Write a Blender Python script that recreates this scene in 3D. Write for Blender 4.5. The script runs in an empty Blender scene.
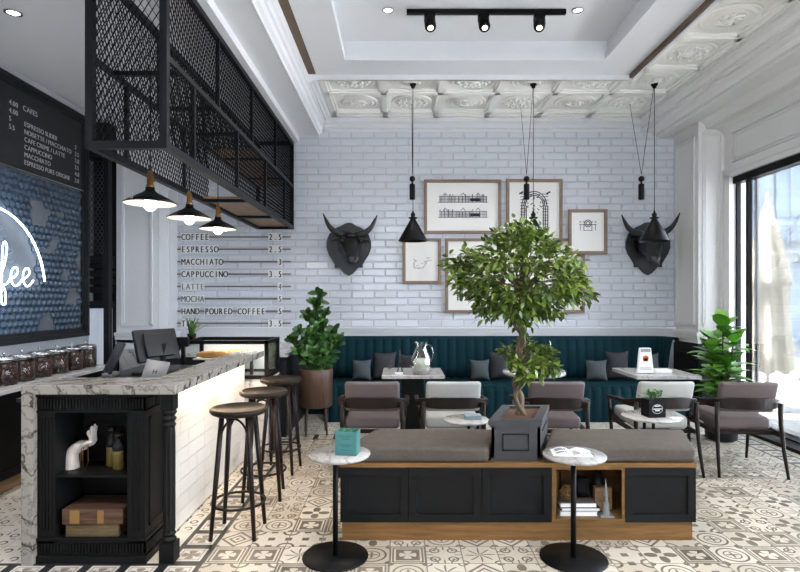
import bpy, bmesh, math, random
from mathutils import Vector, Matrix
C = bpy.context.scene.collection
S = bpy.context.scene
PI = math.pi
random.seed(7)

# ---------------------------------------------------------------- camera, world, light, exposure
cam_d = bpy.data.cameras.new('camera'); cam = bpy.data.objects.new('camera', cam_d); C.objects.link(cam)
cam_d.sensor_width = 36; cam_d.lens = 25.02; cam_d.shift_y = 11/800; cam_d.clip_start = .05; cam_d.clip_end = 200
cam.location = (0, 0, 1.5); cam.rotation_euler = (PI/2, 0, 0)
S.camera = cam
S.view_settings.view_transform = 'Standard'; S.view_settings.look = 'None'
S.view_settings.gamma = 1; S.view_settings.use_curve_mapping = False
S.view_settings.exposure = 0.42
try:
    S.cycles.use_denoising = True; S.cycles.max_bounces = 10; S.cycles.diffuse_bounces = 5
    S.cycles.transparent_max_bounces = 16; S.cycles.caustics_reflective = False; S.cycles.caustics_refractive = False
    S.cycles.sample_clamp_indirect = 12
except Exception: pass
W = bpy.data.worlds.new('daylight'); S.world = W; W.use_nodes = True
bg = W.node_tree.nodes['Background']; bg.inputs[0].default_value = (.80, .90, 1, 1); bg.inputs[1].default_value = 9.0

def area(name, loc, rot, sx, sy, power, col=(1, 1, 1), portal=False, spread=PI, shape='RECTANGLE'):
    d = bpy.data.lights.new(name, 'AREA'); d.shape = shape; d.size = sx
    if shape == 'RECTANGLE': d.size_y = sy
    d.energy = power; d.color = col; d.spread = spread
    if portal: d.cycles.is_portal = True
    o = bpy.data.objects.new(name, d); C.objects.link(o); o.location = loc; o.rotation_euler = rot
    return o
sn = bpy.data.lights.new('sun', 'SUN'); sn.energy = 30; sn.angle = .02; sn.color = (1, .95, .88)
so = bpy.data.objects.new('sun', sn); C.objects.link(so); so.rotation_euler = Vector((-.5, .12, .86)).to_track_quat('Z', 'Y').to_euler()
# sky portals in the window openings (they add no light, only guide the daylight in)
area('window_portal', (4.15, 2.9, 1.45), (0, PI/2, 0), 2.9, 7.7, 1, portal=True)
# ceiling downlights of the room; those out of view are added fill
for i, (x, y, z, p) in enumerate([(-2.9, 4.17, 3.60, 14), (-.11, 5.07, 4.09, 16), (1.62, 5.07, 4.09, 16), (-.1, 1.4, 4.09, 30), (1.62, 1.4, 4.09, 30), (-2.9, 1.6, 3.6, 20), (2.9, .6, 3.8, 14)]):
    area('downlight_or_fill_lamp', (x, y, z - .02), (0, 0, 0), .10, .10, p, (1, .95, .88), shape='DISK', spread=2.4)
# warm strip under the overhang of the bar top, over the tiled bar front and the floor
area('bar_strip_lamp', (-1.33, 4.32, .945), (0, math.radians(-12), 0), .03, 1.45, 7, (1, .76, .48))

# ---------------------------------------------------------------- node helper and materials
class NT:
    def __init__(s, name):
        s.m = bpy.data.materials.new(name); s.m.use_nodes = True; s.t = s.m.node_tree
        s.b = s.t.nodes['Principled BSDF']; s.out = s.t.nodes['Material Output']
    def n(s, typ, **kw):
        o = s.t.nodes.new(typ)
        for k, v in kw.items(): setattr(o, k, v)
        return o
    def l(s, a, b): s.t.links.new(a, b)
    def put(s, sock, v):
        if isinstance(v, bpy.types.NodeSocket): s.l(v, sock)
        elif isinstance(v, (tuple, list)) and len(v) == 3 and sock.type == 'RGBA': sock.default_value = (*v, 1)
        else: sock.default_value = v
    def M(s, op, a, b=0.0, c=0.0):
        o = s.n('ShaderNodeMath', operation=op); s.put(o.inputs[0], a); s.put(o.inputs[1], b); s.put(o.inputs[2], c); return o.outputs[0]
    def mix(s, f, a, b):
        o = s.n('ShaderNodeMix', data_type='RGBA'); s.put(o.inputs[0], f); s.put(o.inputs[6], a); s.put(o.inputs[7], b); return o.outputs[2]
    def pos(s, scale=(1, 1, 1), obj=True, rot=(0, 0, 0)):
        tc = s.n('ShaderNodeTexCoord'); mp = s.n('ShaderNodeMapping'); mp.inputs['Scale'].default_value = scale; mp.inputs['Rotation'].default_value = rot
        s.l(tc.outputs['Object'], mp.inputs[0]); return mp.outputs[0]
    def noise(s, vec, scale, detail=4, rough=.5, dist=0):
        o = s.n('ShaderNodeTexNoise'); s.l(vec, o.inputs['Vector']); o.inputs['Scale'].default_value = scale
        o.inputs['Detail'].default_value = detail; o.inputs['Roughness'].default_value = rough; o.inputs['Distortion'].default_value = dist
        return o.outputs[0]
    def ramp(s, f, stops):
        o = s.n('ShaderNodeValToRGB'); s.l(f, o.inputs[0]); e = o.color_ramp.elements
        while len(e) < len(stops): e.new(.5)
        for i, (p, c) in enumerate(stops):
            e[i].position = p; e[i].color = (*c, 1) if len(c) == 3 else c
        return o.outputs[0]
    def bump(s, h, strength=.3, dist=.01):
        o = s.n('ShaderNodeBump'); o.inputs['Strength'].default_value = strength; o.inputs['Distance'].default_value = dist
        s.l(h, o.inputs['Height']); s.l(o.outputs[0], s.b.inputs['Normal'])
    def set(s, col=None, rough=None, metal=None, **kw):
        if col is not None: s.put(s.b.inputs['Base Color'], col)
        if rough is not None: s.put(s.b.inputs['Roughness'], rough)
        if metal is not None: s.put(s.b.inputs['Metallic'], metal)
        for k, v in kw.items(): s.put(s.b.inputs[k.replace('_', ' ')], v)
        return s.m

def plain(name, col, rough=.5, metal=0, var=.06, bump=0, scale=30, **kw):
    t = NT(name); p = t.pos(); nz = t.noise(p, scale, 3)
    c = t.mix(nz, tuple(v*(1-var) for v in col), tuple(min(1, v*(1+var)) for v in col))
    if bump: t.bump(nz, bump, .004)
    return t.set(c, rough, metal, **kw)
def emit(name, col, st):
    t = NT(name); return t.set((0, 0, 0), .5, Emission_Color=(*col, 1), Emission_Strength=st)
def thin_glass(name, tint=(1, 1, 1), refl=.9):
    t = NT(name); tr = t.n('ShaderNodeBsdfTransparent'); tr.inputs[0].default_value = (*tint, 1)
    gl = t.n('ShaderNodeBsdfGlossy'); gl.inputs['Roughness'].default_value = .02
    fr = t.n('ShaderNodeFresnel'); fr.inputs[0].default_value = 1.45
    mx = t.n('ShaderNodeMixShader'); t.l(t.M('MULTIPLY', fr.outputs[0], refl), mx.inputs[0]); t.l(tr.outputs[0], mx.inputs[1]); t.l(gl.outputs[0], mx.inputs[2])
    t.l(mx.outputs[0], t.out.inputs[0]); return t.m
def marble(name, base, vein, scale=1.0, amount=.55, rot=.7, rough=.2):
    t = NT(name); p = t.pos((1, 1, 1), rot=(.55, .45, rot))
    def veins(sc, dist, width, off):
        w = t.n('ShaderNodeTexWave', wave_type='BANDS', bands_direction='X'); t.l(p, w.inputs['Vector'])
        for k, v in (('Scale', sc*scale), ('Distortion', dist), ('Detail', 5), ('Detail Scale', 1.6), ('Detail Roughness', .62), ('Phase Offset', off)): w.inputs[k].default_value = v
        return t.M('MULTIPLY', t.M('MAXIMUM', t.M('SUBTRACT', w.outputs['Fac'], 1-width), 0.0), 1/width)
    n1 = t.noise(p, 3.5*scale, 6, .6)
    v = t.M('MULTIPLY', veins(1.5, 9, .10, 0), t.M('MULTIPLY', n1, 1.5)); v2 = t.M('MULTIPLY', veins(3.1, 12, .12, 3), t.M('MULTIPLY', n1, .8))
    cl = t.noise(p, 1.6*scale, 6, .65, .5)
    f = t.M('MINIMUM', t.M('MULTIPLY', t.M('ADD', v, v2), amount*1.6), 1.0)
    c0 = t.mix(t.M('MULTIPLY', cl, 1.0), tuple(x*.62 for x in base), tuple(min(1, x*1.2) for x in base))
    return t.set(t.mix(f, c0, vein), rough)
def wood(name, c1, c2, axis=0, scale=6, rough=.45, spec=.5):
    t = NT(name); sc = [9, 9, 9]; sc[axis] = .7
    p = t.pos(tuple(sc)); w = t.noise(p, scale, 6, .6, .6)
    c = t.ramp(w, [(.3, c1), (.7, c2)]); t.bump(w, .12, .003)
    return t.set(c, rough, Specular_IOR_Level=spec)
def fabric(name, col, scale=220, var=.18, rough=.9, sheen=0.0, mott=.12, spec=.3):
    t = NT(name); p = t.pos(); a = t.noise(p, scale, 2); b = t.noise(p, 14, 4, .6)
    c = t.mix(a, tuple(v*(1-var) for v in col), tuple(min(1, v*(1+var)) for v in col))
    c = t.mix(t.M('MULTIPLY', b, mott*2), c, tuple(v*.55 for v in col))
    t.bump(a, .35, .002)
    return t.set(c, rough, Sheen_Weight=sheen, Specular_IOR_Level=spec)

m_white = plain('white_paint', (.72, .73, .76), .5, var=.02)
m_white2 = plain('warm_white_trim', (.74, .73, .72), .45, var=.03)
m_ceil = plain('ceiling_paint', (.70, .71, .74), .75, var=.02)
m_gceil = plain('bar_ceiling_paint', (.52, .54, .58), .8, var=.03)
m_plaster = plain('relief_plaster', (.88, .87, .84), .55, var=.03)
m_tile = plain('white_glazed_brick', (.63, .655, .72), .16, var=.05, scale=3)
m_grout = plain('brick_grout', (.56, .58, .62), .9)
m_char = plain('charcoal_paint', (.006, .0061, .0062), .5, var=.15, Specular_IOR_Level=.18)
m_char2 = plain('grey_charcoal_paint', (.013, .0145, .0165), .5, var=.1, Specular_IOR_Level=.22)
m_black = plain('black_steel', (.004, .0042, .0048), .45, metal=.1, var=.1, Specular_IOR_Level=.15)
m_greysteel = plain('grey_mesh_frame', (.008, .009, .011), .45, metal=.1, var=.1, Specular_IOR_Level=.2)
m_bull = plain('black_resin', (.004, .004, .005), .36, var=.1)
m_marble = marble('grey_veined_marble', (.31, .285, .255), (.06, .048, .038), 1.7, .8, rot=1.0)
m_marble2 = marble('white_veined_marble', (.62, .62, .63), (.18, .18, .20), .9, .5, rot=.3)
m_ttop = marble('table_top_marble', (.44, .43, .42), (.22, .19, .17), 2.0, .45, rot=.2, rough=.14)
m_oak = wood('oak', (.12, .058, .016), (.22, .115, .038), 0, 5, .5, .3)
m_oaky = wood('oak_boards', (.22, .12, .05), (.36, .22, .11), 1, 5)
m_walnut = wood('planter_walnut', (.05, .026, .018), (.115, .062, .042), 2, 6)
m_dark = wood('dark_stained_wood', (.007, .0035, .0025), (.017, .0085, .0065), 2, 5, .4, .25)
m_darkseat = wood('dark_stool_wood', (.009, .005, .0035), (.020, .011, .007), 0, 4, .5, .22)
m_frame = wood('picture_frame_wood', (.17, .115, .08), (.27, .19, .14), 0, 6)
m_teal = fabric('teal_velvet', (.0025, .026, .038), 60, .12, .8, .0, .1, .15)
m_mauve = fabric('mauve_brown_leather', (.135, .105, .105), 80, .08, .5, 0, .08)
m_greige = fabric('pale_grey_fabric', (.42, .42, .40), 120, .08, .75, 0, .05)
m_pdark = fabric('charcoal_pillow', (.045, .046, .055), 150, .2, .9)
m_pgrey = fabric('slate_pillow', (.07, .085, .095), 150, .2, .9)
m_bench = fabric('taupe_grey_upholstery', (.105, .088, .074), 45, .5, .85, 0, .6)
m_soil = plain('bark_soil', (.09, .042, .025), .95, bump=1, scale=60, var=.4)
m_bark = wood('trunk_bark', (.06, .038, .022), (.17, .115, .07), 2, 8, .8)
m_brass = plain('aged_brass', (.20, .10, .035), .35, metal=.9)
m_chrome = plain('brushed_steel', (.55, .55, .56), .25, metal=.95)
m_paper = plain('print_paper', (.84, .83, .81), .8, var=.01)
m_ink = plain('print_ink', (.03, .033, .05), .8)
m_inkg = plain('grey_print_ink', (.25, .25, .27), .8)
m_clear = thin_glass('clear_glass')
m_glasscase = thin_glass('case_glass', (.97, .99, .98))
m_bulb = emit('glowing_bulb', (1, .93, .82), 5)
m_enamel = plain('white_enamel', (.62, .60, .54), .3)
m_neon = emit('neon_tube', (.80, .90, 1), 9)
m_spotglow = emit('spot_lens', (1, .85, .6), 7)
m_dlglow = emit('downlight_lens', (1, .97, .92), 5)
m_tin = plain('teal_tin', (.055, .19, .185), .45, var=.12, scale=12)
m_white_obj = plain('white_ceramic', (.62, .55, .50), .35)
m_card = plain('white_card', (.78, .78, .77), .6, var=.02)
m_red = plain('orange_red_print', (.62, .10, .03), .6)
m_bread = plain('baked_crust', (.55, .26, .07), .6, bump=.5, scale=25, var=.35)
m_book1 = wood('old_book_leather', (.035, .014, .010), (.12, .065, .04), 0, 6, .6, .3)
m_book2 = wood('old_book_pages', (.06, .04, .018), (.17, .12, .06), 0, 9, .8, .2)
m_gold = plain('gold_leather_patch', (.22, .12, .03), .5)
m_letterboard = plain('black_letterboard', (.016, .017, .020), .7)
m_letter = plain('pale_letters', (.62, .64, .66), .6)
m_letterdark = plain('dark_letters', (.012, .014, .02), .5)
m_lettergrey = plain('grey_letters', (.16, .18, .23), .5)
m_lettertile = plain('letter_tile', (.78, .78, .77), .4)
m_rail = plain('bronze_rail', (.20, .17, .15), .4, metal=.3)
m_hex = plain('blue_hexagon_tile', (.024, .044, .076), .45, var=.35, scale=4)
m_hexback = plain('grey_render', (.10, .115, .135), .8, var=.15, scale=6)
m_glow_panel = plain('glowing_white_panel', (.78, .82, .88), .4, Emission_Color=(.75, .85, 1, 1), Emission_Strength=.22)  # panel glows faintly to look brighter; the light is put into its material
m_cream = fabric('cream_canvas', (.80, .74, .62), 30, .06, .9)
m_pave = plain('pale_paving', (.62, .62, .62), .9)
m_facade = plain('pale_facade', (.62, .64, .66), .8)
m_facglass = plain('blue_facade_glass', (.46, .56, .68), .3, var=.4, scale=1)
m_wall = plain('grey_wall_paint', (.42, .44, .48), .8)
m_screen = plain('dark_plastic', (.012, .0125, .014), .45, Specular_IOR_Level=.3)
m_amber = plain('amber_liquid', (.14, .10, .025), .15)
m_alu = plain('silver_tablet', (.20, .20, .21), .35, metal=.4)
m_ftile = None

def leaf_mat(name, c1, c2, rough=.4):
    t = NT(name); oi = t.n('ShaderNodeNewGeometry')
    c = t.mix(oi.outputs['Random Per Island'], c1, c2)
    return t.set(c, rough, Subsurface_Weight=0.0)
m_ficus = leaf_mat('ficus_leaf', (.024, .060, .008), (.19, .27, .035))
m_zz = leaf_mat('dark_green_leaf', (.012, .05, .010), (.07, .17, .035), .3)
m_fiddle = leaf_mat('bright_green_leaf', (.07, .24, .02), (.20, .44, .06), .3)
m_succ = leaf_mat('small_plant_leaf', (.03, .10, .03), (.10, .22, .06))

def bean_mat():
    t = NT('coffee_beans'); v = t.n('ShaderNodeTexVoronoi'); v.inputs['Scale'].default_value = 55
    t.l(t.pos(), v.inputs['Vector'])
    sp = t.n('ShaderNodeSeparateColor'); t.l(v.outputs['Color'], sp.inputs[0])
    c = t.ramp(sp.outputs[0], [(0, (.012, .005, .004)), (.6, (.055, .018, .010)), (.9, (.09, .03, .018)), (1, (.30, .24, .22))])
    t.bump(v.outputs['Distance'], .8, .01)
    return t.set(c, .35)
m_bean = bean_mat()

def floor_mat():
    t = NT('patterned_cement_tiles'); M = t.M
    g = t.n('ShaderNodeNewGeometry'); sx = t.n('ShaderNodeSeparateXYZ'); t.l(g.outputs['Position'], sx.inputs[0]); x, y = sx.outputs[0], sx.outputs[1]
    u = M('DIVIDE', M('ADD', x, 1.11), .21); v = M('DIVIDE', M('SUBTRACT', y, 3.13), .21)
    iu, iv = M('FLOOR', u), M('FLOOR', v)
    fu, fv = M('SUBTRACT', M('SUBTRACT', u, iu), .5), M('SUBTRACT', M('SUBTRACT', v, iv), .5)
    a, b = M('ABSOLUTE', fu), M('ABSOLUTE', fv)
    r = M('SQRT', M('ADD', M('MULTIPLY', a, a), M('MULTIPLY', b, b)))
    dm = M('ADD', a, b); mx = M('MAXIMUM', a, b); mn = M('MINIMUM', a, b)
    ca, cb = M('SUBTRACT', .5, a), M('SUBTRACT', .5, b); rc = M('SQRT', M('ADD', M('MULTIPLY', ca, ca), M('MULTIPLY', cb, cb)))
    qa, qb = M('ABSOLUTE', M('SUBTRACT', a, .25)), M('ABSOLUTE', M('SUBTRACT', b, .25)); rq = M('SQRT', M('ADD', M('MULTIPLY', qa, qa), M('MULTIPLY', qb, qb)))
    def gt(p, q): return M('GREATER_THAN', p, q)
    def lt(p, q): return M('LESS_THAN', p, q)
    def band(p, lo, hi): return M('MULTIPLY', gt(p, lo), lt(p, hi))
    def orr(*k):
        o = k[0]
        for q in k[1:]: o = M('MAXIMUM', o, q)
        return o
    th = M('ARCTAN2', fv, fu)
    star = lt(r, M('ADD', .26, M('MULTIPLY', .17, M('COSINE', M('MULTIPLY', th, 8.0)))))
    petal = lt(r, M('MULTIPLY', .46, M('ABSOLUTE', M('COSINE', M('MULTIPLY', th, 2.0)))))
    pats = [
        orr(M('MULTIPLY', star, gt(M('SINE', M('MULTIPLY', th, 8.0)), 0.0)), band(rc, .12, .17)),                 # pinwheel star
        orr(band(dm, .18, .27), band(dm, .40, .50), lt(dm, .07), band(rc, .0, .12)),                              # diamonds
        orr(band(rq, .10, .15), band(rc, .30, .34), lt(rq, .035), M('MULTIPLY', lt(mn, .02), gt(mx, .3))),         # four loops
        orr(band(r, .36, .42), band(r, .20, .24), M('MULTIPLY', lt(mn, .03), lt(mx, .17)), lt(rc, .14)),          # ringed oval
        orr(M('MULTIPLY', lt(a, .10), lt(b, .10)), M('MULTIPLY', gt(a, .40), lt(b, .10)), M('MULTIPLY', gt(b, .40), lt(a, .10)), band(rc, .18, .26)),  # squares
        orr(M('MULTIPLY', petal, gt(r, .10)), band(rc, .05, .10)),                                                # petals
        orr(band(mx, .33, .38), M('MULTIPLY', petal, lt(r, .24)), band(mx, .43, .46)),                             # framed flower
    ]
    wn = t.n('ShaderNodeTexWhiteNoise', noise_dimensions='2D'); cb2 = t.n('ShaderNodeCombineXYZ')
    t.l(iu, cb2.inputs[0]); t.l(iv, cb2.inputs[1]); t.l(cb2.outputs[0], wn.inputs[0]); h = M('MULTIPLY', wn.outputs[0], float(len(pats)))
    mask = 0.0
    for i, p in enumerate(pats):
        mask = M('ADD', mask, M('MULTIPLY', p, band(h, i - 1e-6, i + 1 - 1e-6)))
    sc = t.n('ShaderNodeSeparateColor'); t.l(wn.outputs[1], sc.inputs[0])
    inkc = t.mix(sc.outputs[1], (.085, .068, .052), (.17, .14, .105)); basec = t.mix(sc.outputs[2], (.44, .385, .31), (.60, .545, .465))
    # some tiles swapped light for dark
    sw = gt(sc.outputs[0], .86); mask = M('ABSOLUTE', M('SUBTRACT', sw, mask))
    nz = t.noise(t.pos(), 9, 6, .65); mask = M('MULTIPLY', mask, M('ADD', .72, M('MULTIPLY', nz, .45)))
    col = t.mix(mask, basec, inkc)
    col = t.mix(gt(mx, .485), col, (.16, .14, .12))
    # border rows
    bor = orr(M('MULTIPLY', gt(mx, .37), 1.0), 0.0)
    bcol = t.mix(M('MULTIPLY', petal, lt(r, .25)), (.62, .58, .52), (.23, .19, .16)); bcol = t.mix(band(mx, .27, .30), bcol, (.25, .21, .18)); bcol = t.mix(bor, bcol, (.02, .02, .022))
    scroll = orr(M('MULTIPLY', band(rq, .08, .13), gt(M('ADD', fu, fv), -.1)), M('MULTIPLY', lt(mn, .025), band(mx, .28, .45)))
    scol = t.mix(M('MULTIPLY', scroll, gt(sc.outputs[1], .15)), (.66, .62, .55), (.03, .03, .03)); scol = t.mix(gt(mx, .488), scol, (.35, .31, .27))
    zone = M('MULTIPLY', lt(x, -1.32), gt(y, 3.13)); ring = M('MULTIPLY', lt(x, -1.11), gt(y, 2.92))
    ring2 = M('MULTIPLY', gt(y, 5.86), gt(x, -1.32)); ring3 = M('MULTIPLY', gt(x, 3.51), 1.0)
    ring = orr(ring, M('MULTIPLY', ring2, lt(y, 6.07)), M('MULTIPLY', ring3, lt(x, 3.72)))
    zone = orr(zone, gt(y, 6.07), gt(x, 3.72))
    col = t.mix(ring, col, bcol); col = t.mix(zone, col, scol)
    return t.set(col, t.M('ADD', .26, t.M('MULTIPLY', nz, .25)))
m_ftile = floor_mat()

# ---------------------------------------------------------------- mesh builder
class MB:
    def __init__(s): s.v = []; s.f = []; s.mi = []; s.sm = []; s.cur = 0; s.X = None
    def add(s, vs, fs, smooth=False):
        o = len(s.v)
        if s.X is not None: vs = [tuple(s.X @ Vector(p)) for p in vs]
        s.v += [tuple(p) for p in vs]; s.f += [tuple(i + o for i in f) for f in fs]
        s.mi += [s.cur]*len(fs); s.sm += [smooth]*len(fs); return s
    def box(s, x0, x1, y0, y1, z0, z1, skew=None):
        P = [(x, y, z) for z in (z0, z1) for y in (y0, y1) for x in (x0, x1)]
        if skew: P = [(x + skew*(y - skew0), y, z) for x, y, z in P]
        return s.add(P, [(0, 2, 3, 1), (4, 5, 7, 6), (0, 1, 5, 4), (2, 6, 7, 3), (0, 4, 6, 2), (1, 3, 7, 5)])
    def rbox(s, x0, x1, y0, y1, z0, z1, r=.01, seg=3, smooth=True, fn=None, cuts=0):
        bm = bmesh.new(); bmesh.ops.create_cube(bm, size=1)
        for v in bm.verts: v.co = Vector(((x0+x1)/2 + v.co.x*(x1-x0), (y0+y1)/2 + v.co.y*(y1-y0), (z0+z1)/2 + v.co.z*(z1-z0)))
        r = min(r, .49*min(x1-x0, y1-y0, z1-z0))
        bmesh.ops.bevel(bm, geom=bm.edges[:], offset=r, segments=seg, profile=.5, affect='EDGES')
        if cuts: bmesh.ops.subdivide_edges(bm, edges=[e for e in bm.edges if e.calc_length() > .12], cuts=cuts, use_grid_fill=True)
        if fn:
            for v in bm.verts: v.co = Vector(fn(*v.co))
        bm.verts.index_update(); s.add([tuple(v.co) for v in bm.verts], [tuple(v.index for v in f.verts) for f in bm.faces], smooth); bm.free(); return s
    def tube(s, pts, rad, seg=8, caps=True, smooth=True, closed=False, flat=1.0):
        pts = [Vector(p) for p in pts]; n = len(pts)
        rad = rad if isinstance(rad, (list, tuple)) else [rad]*n
        vs = []; up = None
        for i, p in enumerate(pts):
            if closed: t = (pts[(i+1) % n] - pts[i-1]).normalized()
            else: t = (pts[min(i+1, n-1)] - pts[max(i-1, 0)]).normalized()
            if up is None:
                up = Vector((0, 0, 1)) if abs(t.z) < .9 else Vector((1, 0, 0))
            a = t.cross(up)
            if a.length < 1e-5: a = t.orthogonal()
            a.normalize(); b = a.cross(t).normalized(); up = b
            for k in range(seg):
                w = 2*PI*k/seg; vs.append(p + a*math.cos(w)*rad[i] + b*math.sin(w)*rad[i]*flat)
        fs = []
        for i in range(n if closed else n-1):
            j = (i+1) % n
            for k in range(seg): fs.append((i*seg+k, j*seg+k, j*seg+(k+1) % seg, i*seg+(k+1) % seg))
        if caps and not closed: fs.append(tuple(range(seg))); fs.append(tuple((n-1)*seg+k for k in reversed(range(seg))))
        return s.add(vs, fs, smooth)
    def lathe(s, prof, c=(0, 0, 0), seg=24, smooth=True, ax='z', a0=0, flat=(1, 1), cap=True):
        vs = []; n = len(prof)
        for r, h in prof:
            for k in range(seg):
                w = a0 + 2*PI*k/seg; q = (r*math.cos(w)*flat[0], r*math.sin(w)*flat[1], h)
                if ax == 'y': q = (q[0], q[2], q[1])
                if ax == 'x': q = (q[2], q[0], q[1])
                vs.append((c[0]+q[0], c[1]+q[1], c[2]+q[2]))
        fs = [(i*seg+k, i*seg+(k+1) % seg, (i+1)*seg+(k+1) % seg, (i+1)*seg+k) for i in range(n-1) for k in range(seg)]
        if cap and prof[0][0] > 1e-5: fs.append(tuple(reversed(range(seg))))
        if cap and prof[-1][0] > 1e-5: fs.append(tuple((n-1)*seg+k for k in range(seg)))
        return s.add(vs, fs, smooth)
    def prism(s, poly, axis, a, b):      # polygon of 2D points extruded along an axis from a to b
        def q(p, h): return {'x': (h, p[0], p[1]), 'y': (p[0], h, p[1]), 'z': (p[0], p[1], h)}[axis]
        n = len(poly); vs = [q(p, a) for p in poly] + [q(p, b) for p in poly]
        fs = [tuple(range(n)), tuple(reversed(range(n, 2*n)))] + [(i, i+n, (i+1) % n+n, (i+1) % n) for i in range(n)]
        return s.add(vs, fs)
    def ball(s, c, r, seg=12, rings=8, sc=(1, 1, 1)):
        prof = [(math.sin(PI*i/rings), -math.cos(PI*i/rings)) for i in range(rings+1)]
        vs = []
        for a, h in prof:
            for k in range(seg):
                w = 2*PI*k/seg; vs.append((c[0]+r*sc[0]*a*math.cos(w), c[1]+r*sc[1]*a*math.sin(w), c[2]+r*sc[2]*h))
        fs = [(i*seg+k, i*seg+(k+1) % seg, (i+1)*seg+(k+1) % seg, (i+1)*seg+k) for i in range(rings) for k in range(seg)]
        return s.add(vs, fs, True)
    def bar(s, p, q, w, d=None, up=(0, 0, 1)):   # square bar between two points
        p, q = Vector(p), Vector(q); t = (q-p).normalized(); up = Vector(up)
        a = t.cross(up)
        if a.length < 1e-4: a = t.orthogonal()
        a.normalize(); b = a.cross(t).normalized(); d = d or w; a *= w/2; b *= d/2
        vs = [p-a-b, p+a-b, p+a+b, p-a+b, q-a-b, q+a-b, q+a+b, q-a+b]
        return s.add(vs, [(0, 3, 2, 1), (4, 5, 6, 7), (0, 1, 5, 4), (1, 2, 6, 5), (2, 3, 7, 6), (3, 0, 4, 7)])
    def build(s, name, mats, parent=None, local=False, bevel=0):
        me = bpy.data.meshes.new(name)
        off = Vector((0, 0, 0))
        if parent is not None and not local:
            q = parent
            while q is not None: off += q.location; q = q.parent
        me.from_pydata([(a-off.x, b-off.y, c-off.z) for a, b, c in s.v], [], s.f)
        for m in (mats if isinstance(mats, (list, tuple)) else [mats]): me.materials.append(m)
        me.polygons.foreach_set('material_index', s.mi); me.polygons.foreach_set('use_smooth', s.sm)
        bm = bmesh.new(); bm.from_mesh(me)
        if not getattr(s, 'nonorm', False): bmesh.ops.recalc_face_normals(bm, faces=bm.faces[:])
        bm.to_mesh(me); bm.free(); me.update()
        o = bpy.data.objects.new(name, me); C.objects.link(o)
        if parent is not None: o.parent = parent
        if bevel:
            b = o.modifiers.new('edge', 'BEVEL'); b.width = bevel; b.segments = 2; b.limit_method = 'ANGLE'
        return o
skew0 = 3.42
def tag(o, label, cat, group=None):
    o['label'] = label; o['category'] = cat
    if group: o['group'] = group
    return o
def thing(name, label, cat, loc=(0, 0, 0), rz=0, group=None):
    o = bpy.data.objects.new(name, None); C.objects.link(o); o.location = loc; o.rotation_euler = (0, 0, rz); o.empty_display_size = .05
    return tag(o, label, cat, group)
def struct(o): o['kind'] = 'structure'; return o
def copy_tree(o, parent=None):
    c = o.copy(); C.objects.link(c); c.parent = parent
    for ch in list(o.children): copy_tree(ch, c)
    return c
def P(px, py, d): return Vector(((px-400)*d/556, d, 1.5-(py-297)*d/556))
def spline(pts, n=6):
    pts = [Vector(p) for p in pts]; out = []
    for i in range(len(pts)-1):
        p0 = pts[max(i-1, 0)]; p1 = pts[i]; p2 = pts[i+1]; p3 = pts[min(i+2, len(pts)-1)]
        for k in range(n):
            t = k/n; out.append(.5*((2*p1)+(p2-p0)*t+(2*p0-5*p1+4*p2-p3)*t*t+(3*p1-p0-3*p2+p3)*t*t*t))
    return out + [pts[-1]]
def lerp(a, b, t): return a + (b-a)*t

# text: each character placed on a fixed pitch (or free), turned into a mesh
_fc = {}
def glyph(ch):
    if ch not in _fc:
        cu = bpy.data.curves.new('t', 'FONT'); cu.body = ch; cu.size = 1; o = bpy.data.objects.new('t', cu); C.objects.link(o)
        bpy.context.view_layer.update()
        me = bpy.data.meshes.new_from_object(o.evaluated_get(bpy.context.evaluated_depsgraph_get()))
        vs = [(v.co.x, v.co.y) for v in me.vertices]; fs = [tuple(p.vertices) for p in me.polygons]
        w = (max(v[0] for v in vs) - min(v[0] for v in vs)) if vs else .3
        x0 = min(v[0] for v in vs) if vs else 0
        _fc[ch] = ([(a-x0, b) for a, b in vs], fs, w)
        bpy.data.objects.remove(o); bpy.data.curves.remove(cu); bpy.data.meshes.remove(me)
    return _fc[ch]
def text(mb, s, origin, ux, uz, h, pitch=None, wid=1.0, bold=0):
    """letters of cap height h from origin along ux (right) and uz (up); returns the length"""
    o = Vector(origin); ux = Vector(ux); uz = Vector(uz); x = 0; k = h/.73
    for ch in s:
        if ch == ' ': x += pitch or .35*h; continue
        vs, fs, w = glyph(ch); w2 = w*k*wid
        x0 = x + ((pitch - w2)/2 if pitch else 0)
        for dx in ((0, bold) if bold else (0,)):
            mb.add([tuple(o + ux*(x0+a*k*wid+dx) + uz*(b*k)) for a, b in vs], fs)
        x += pitch if pitch else w2 + .16*h
    return x

# ================================================================ SETTING
# floor
struct(MB().box(-4.2, 4.2, -1.7, 7.6, -.06, 0).build('floor', m_ftile))
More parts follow.
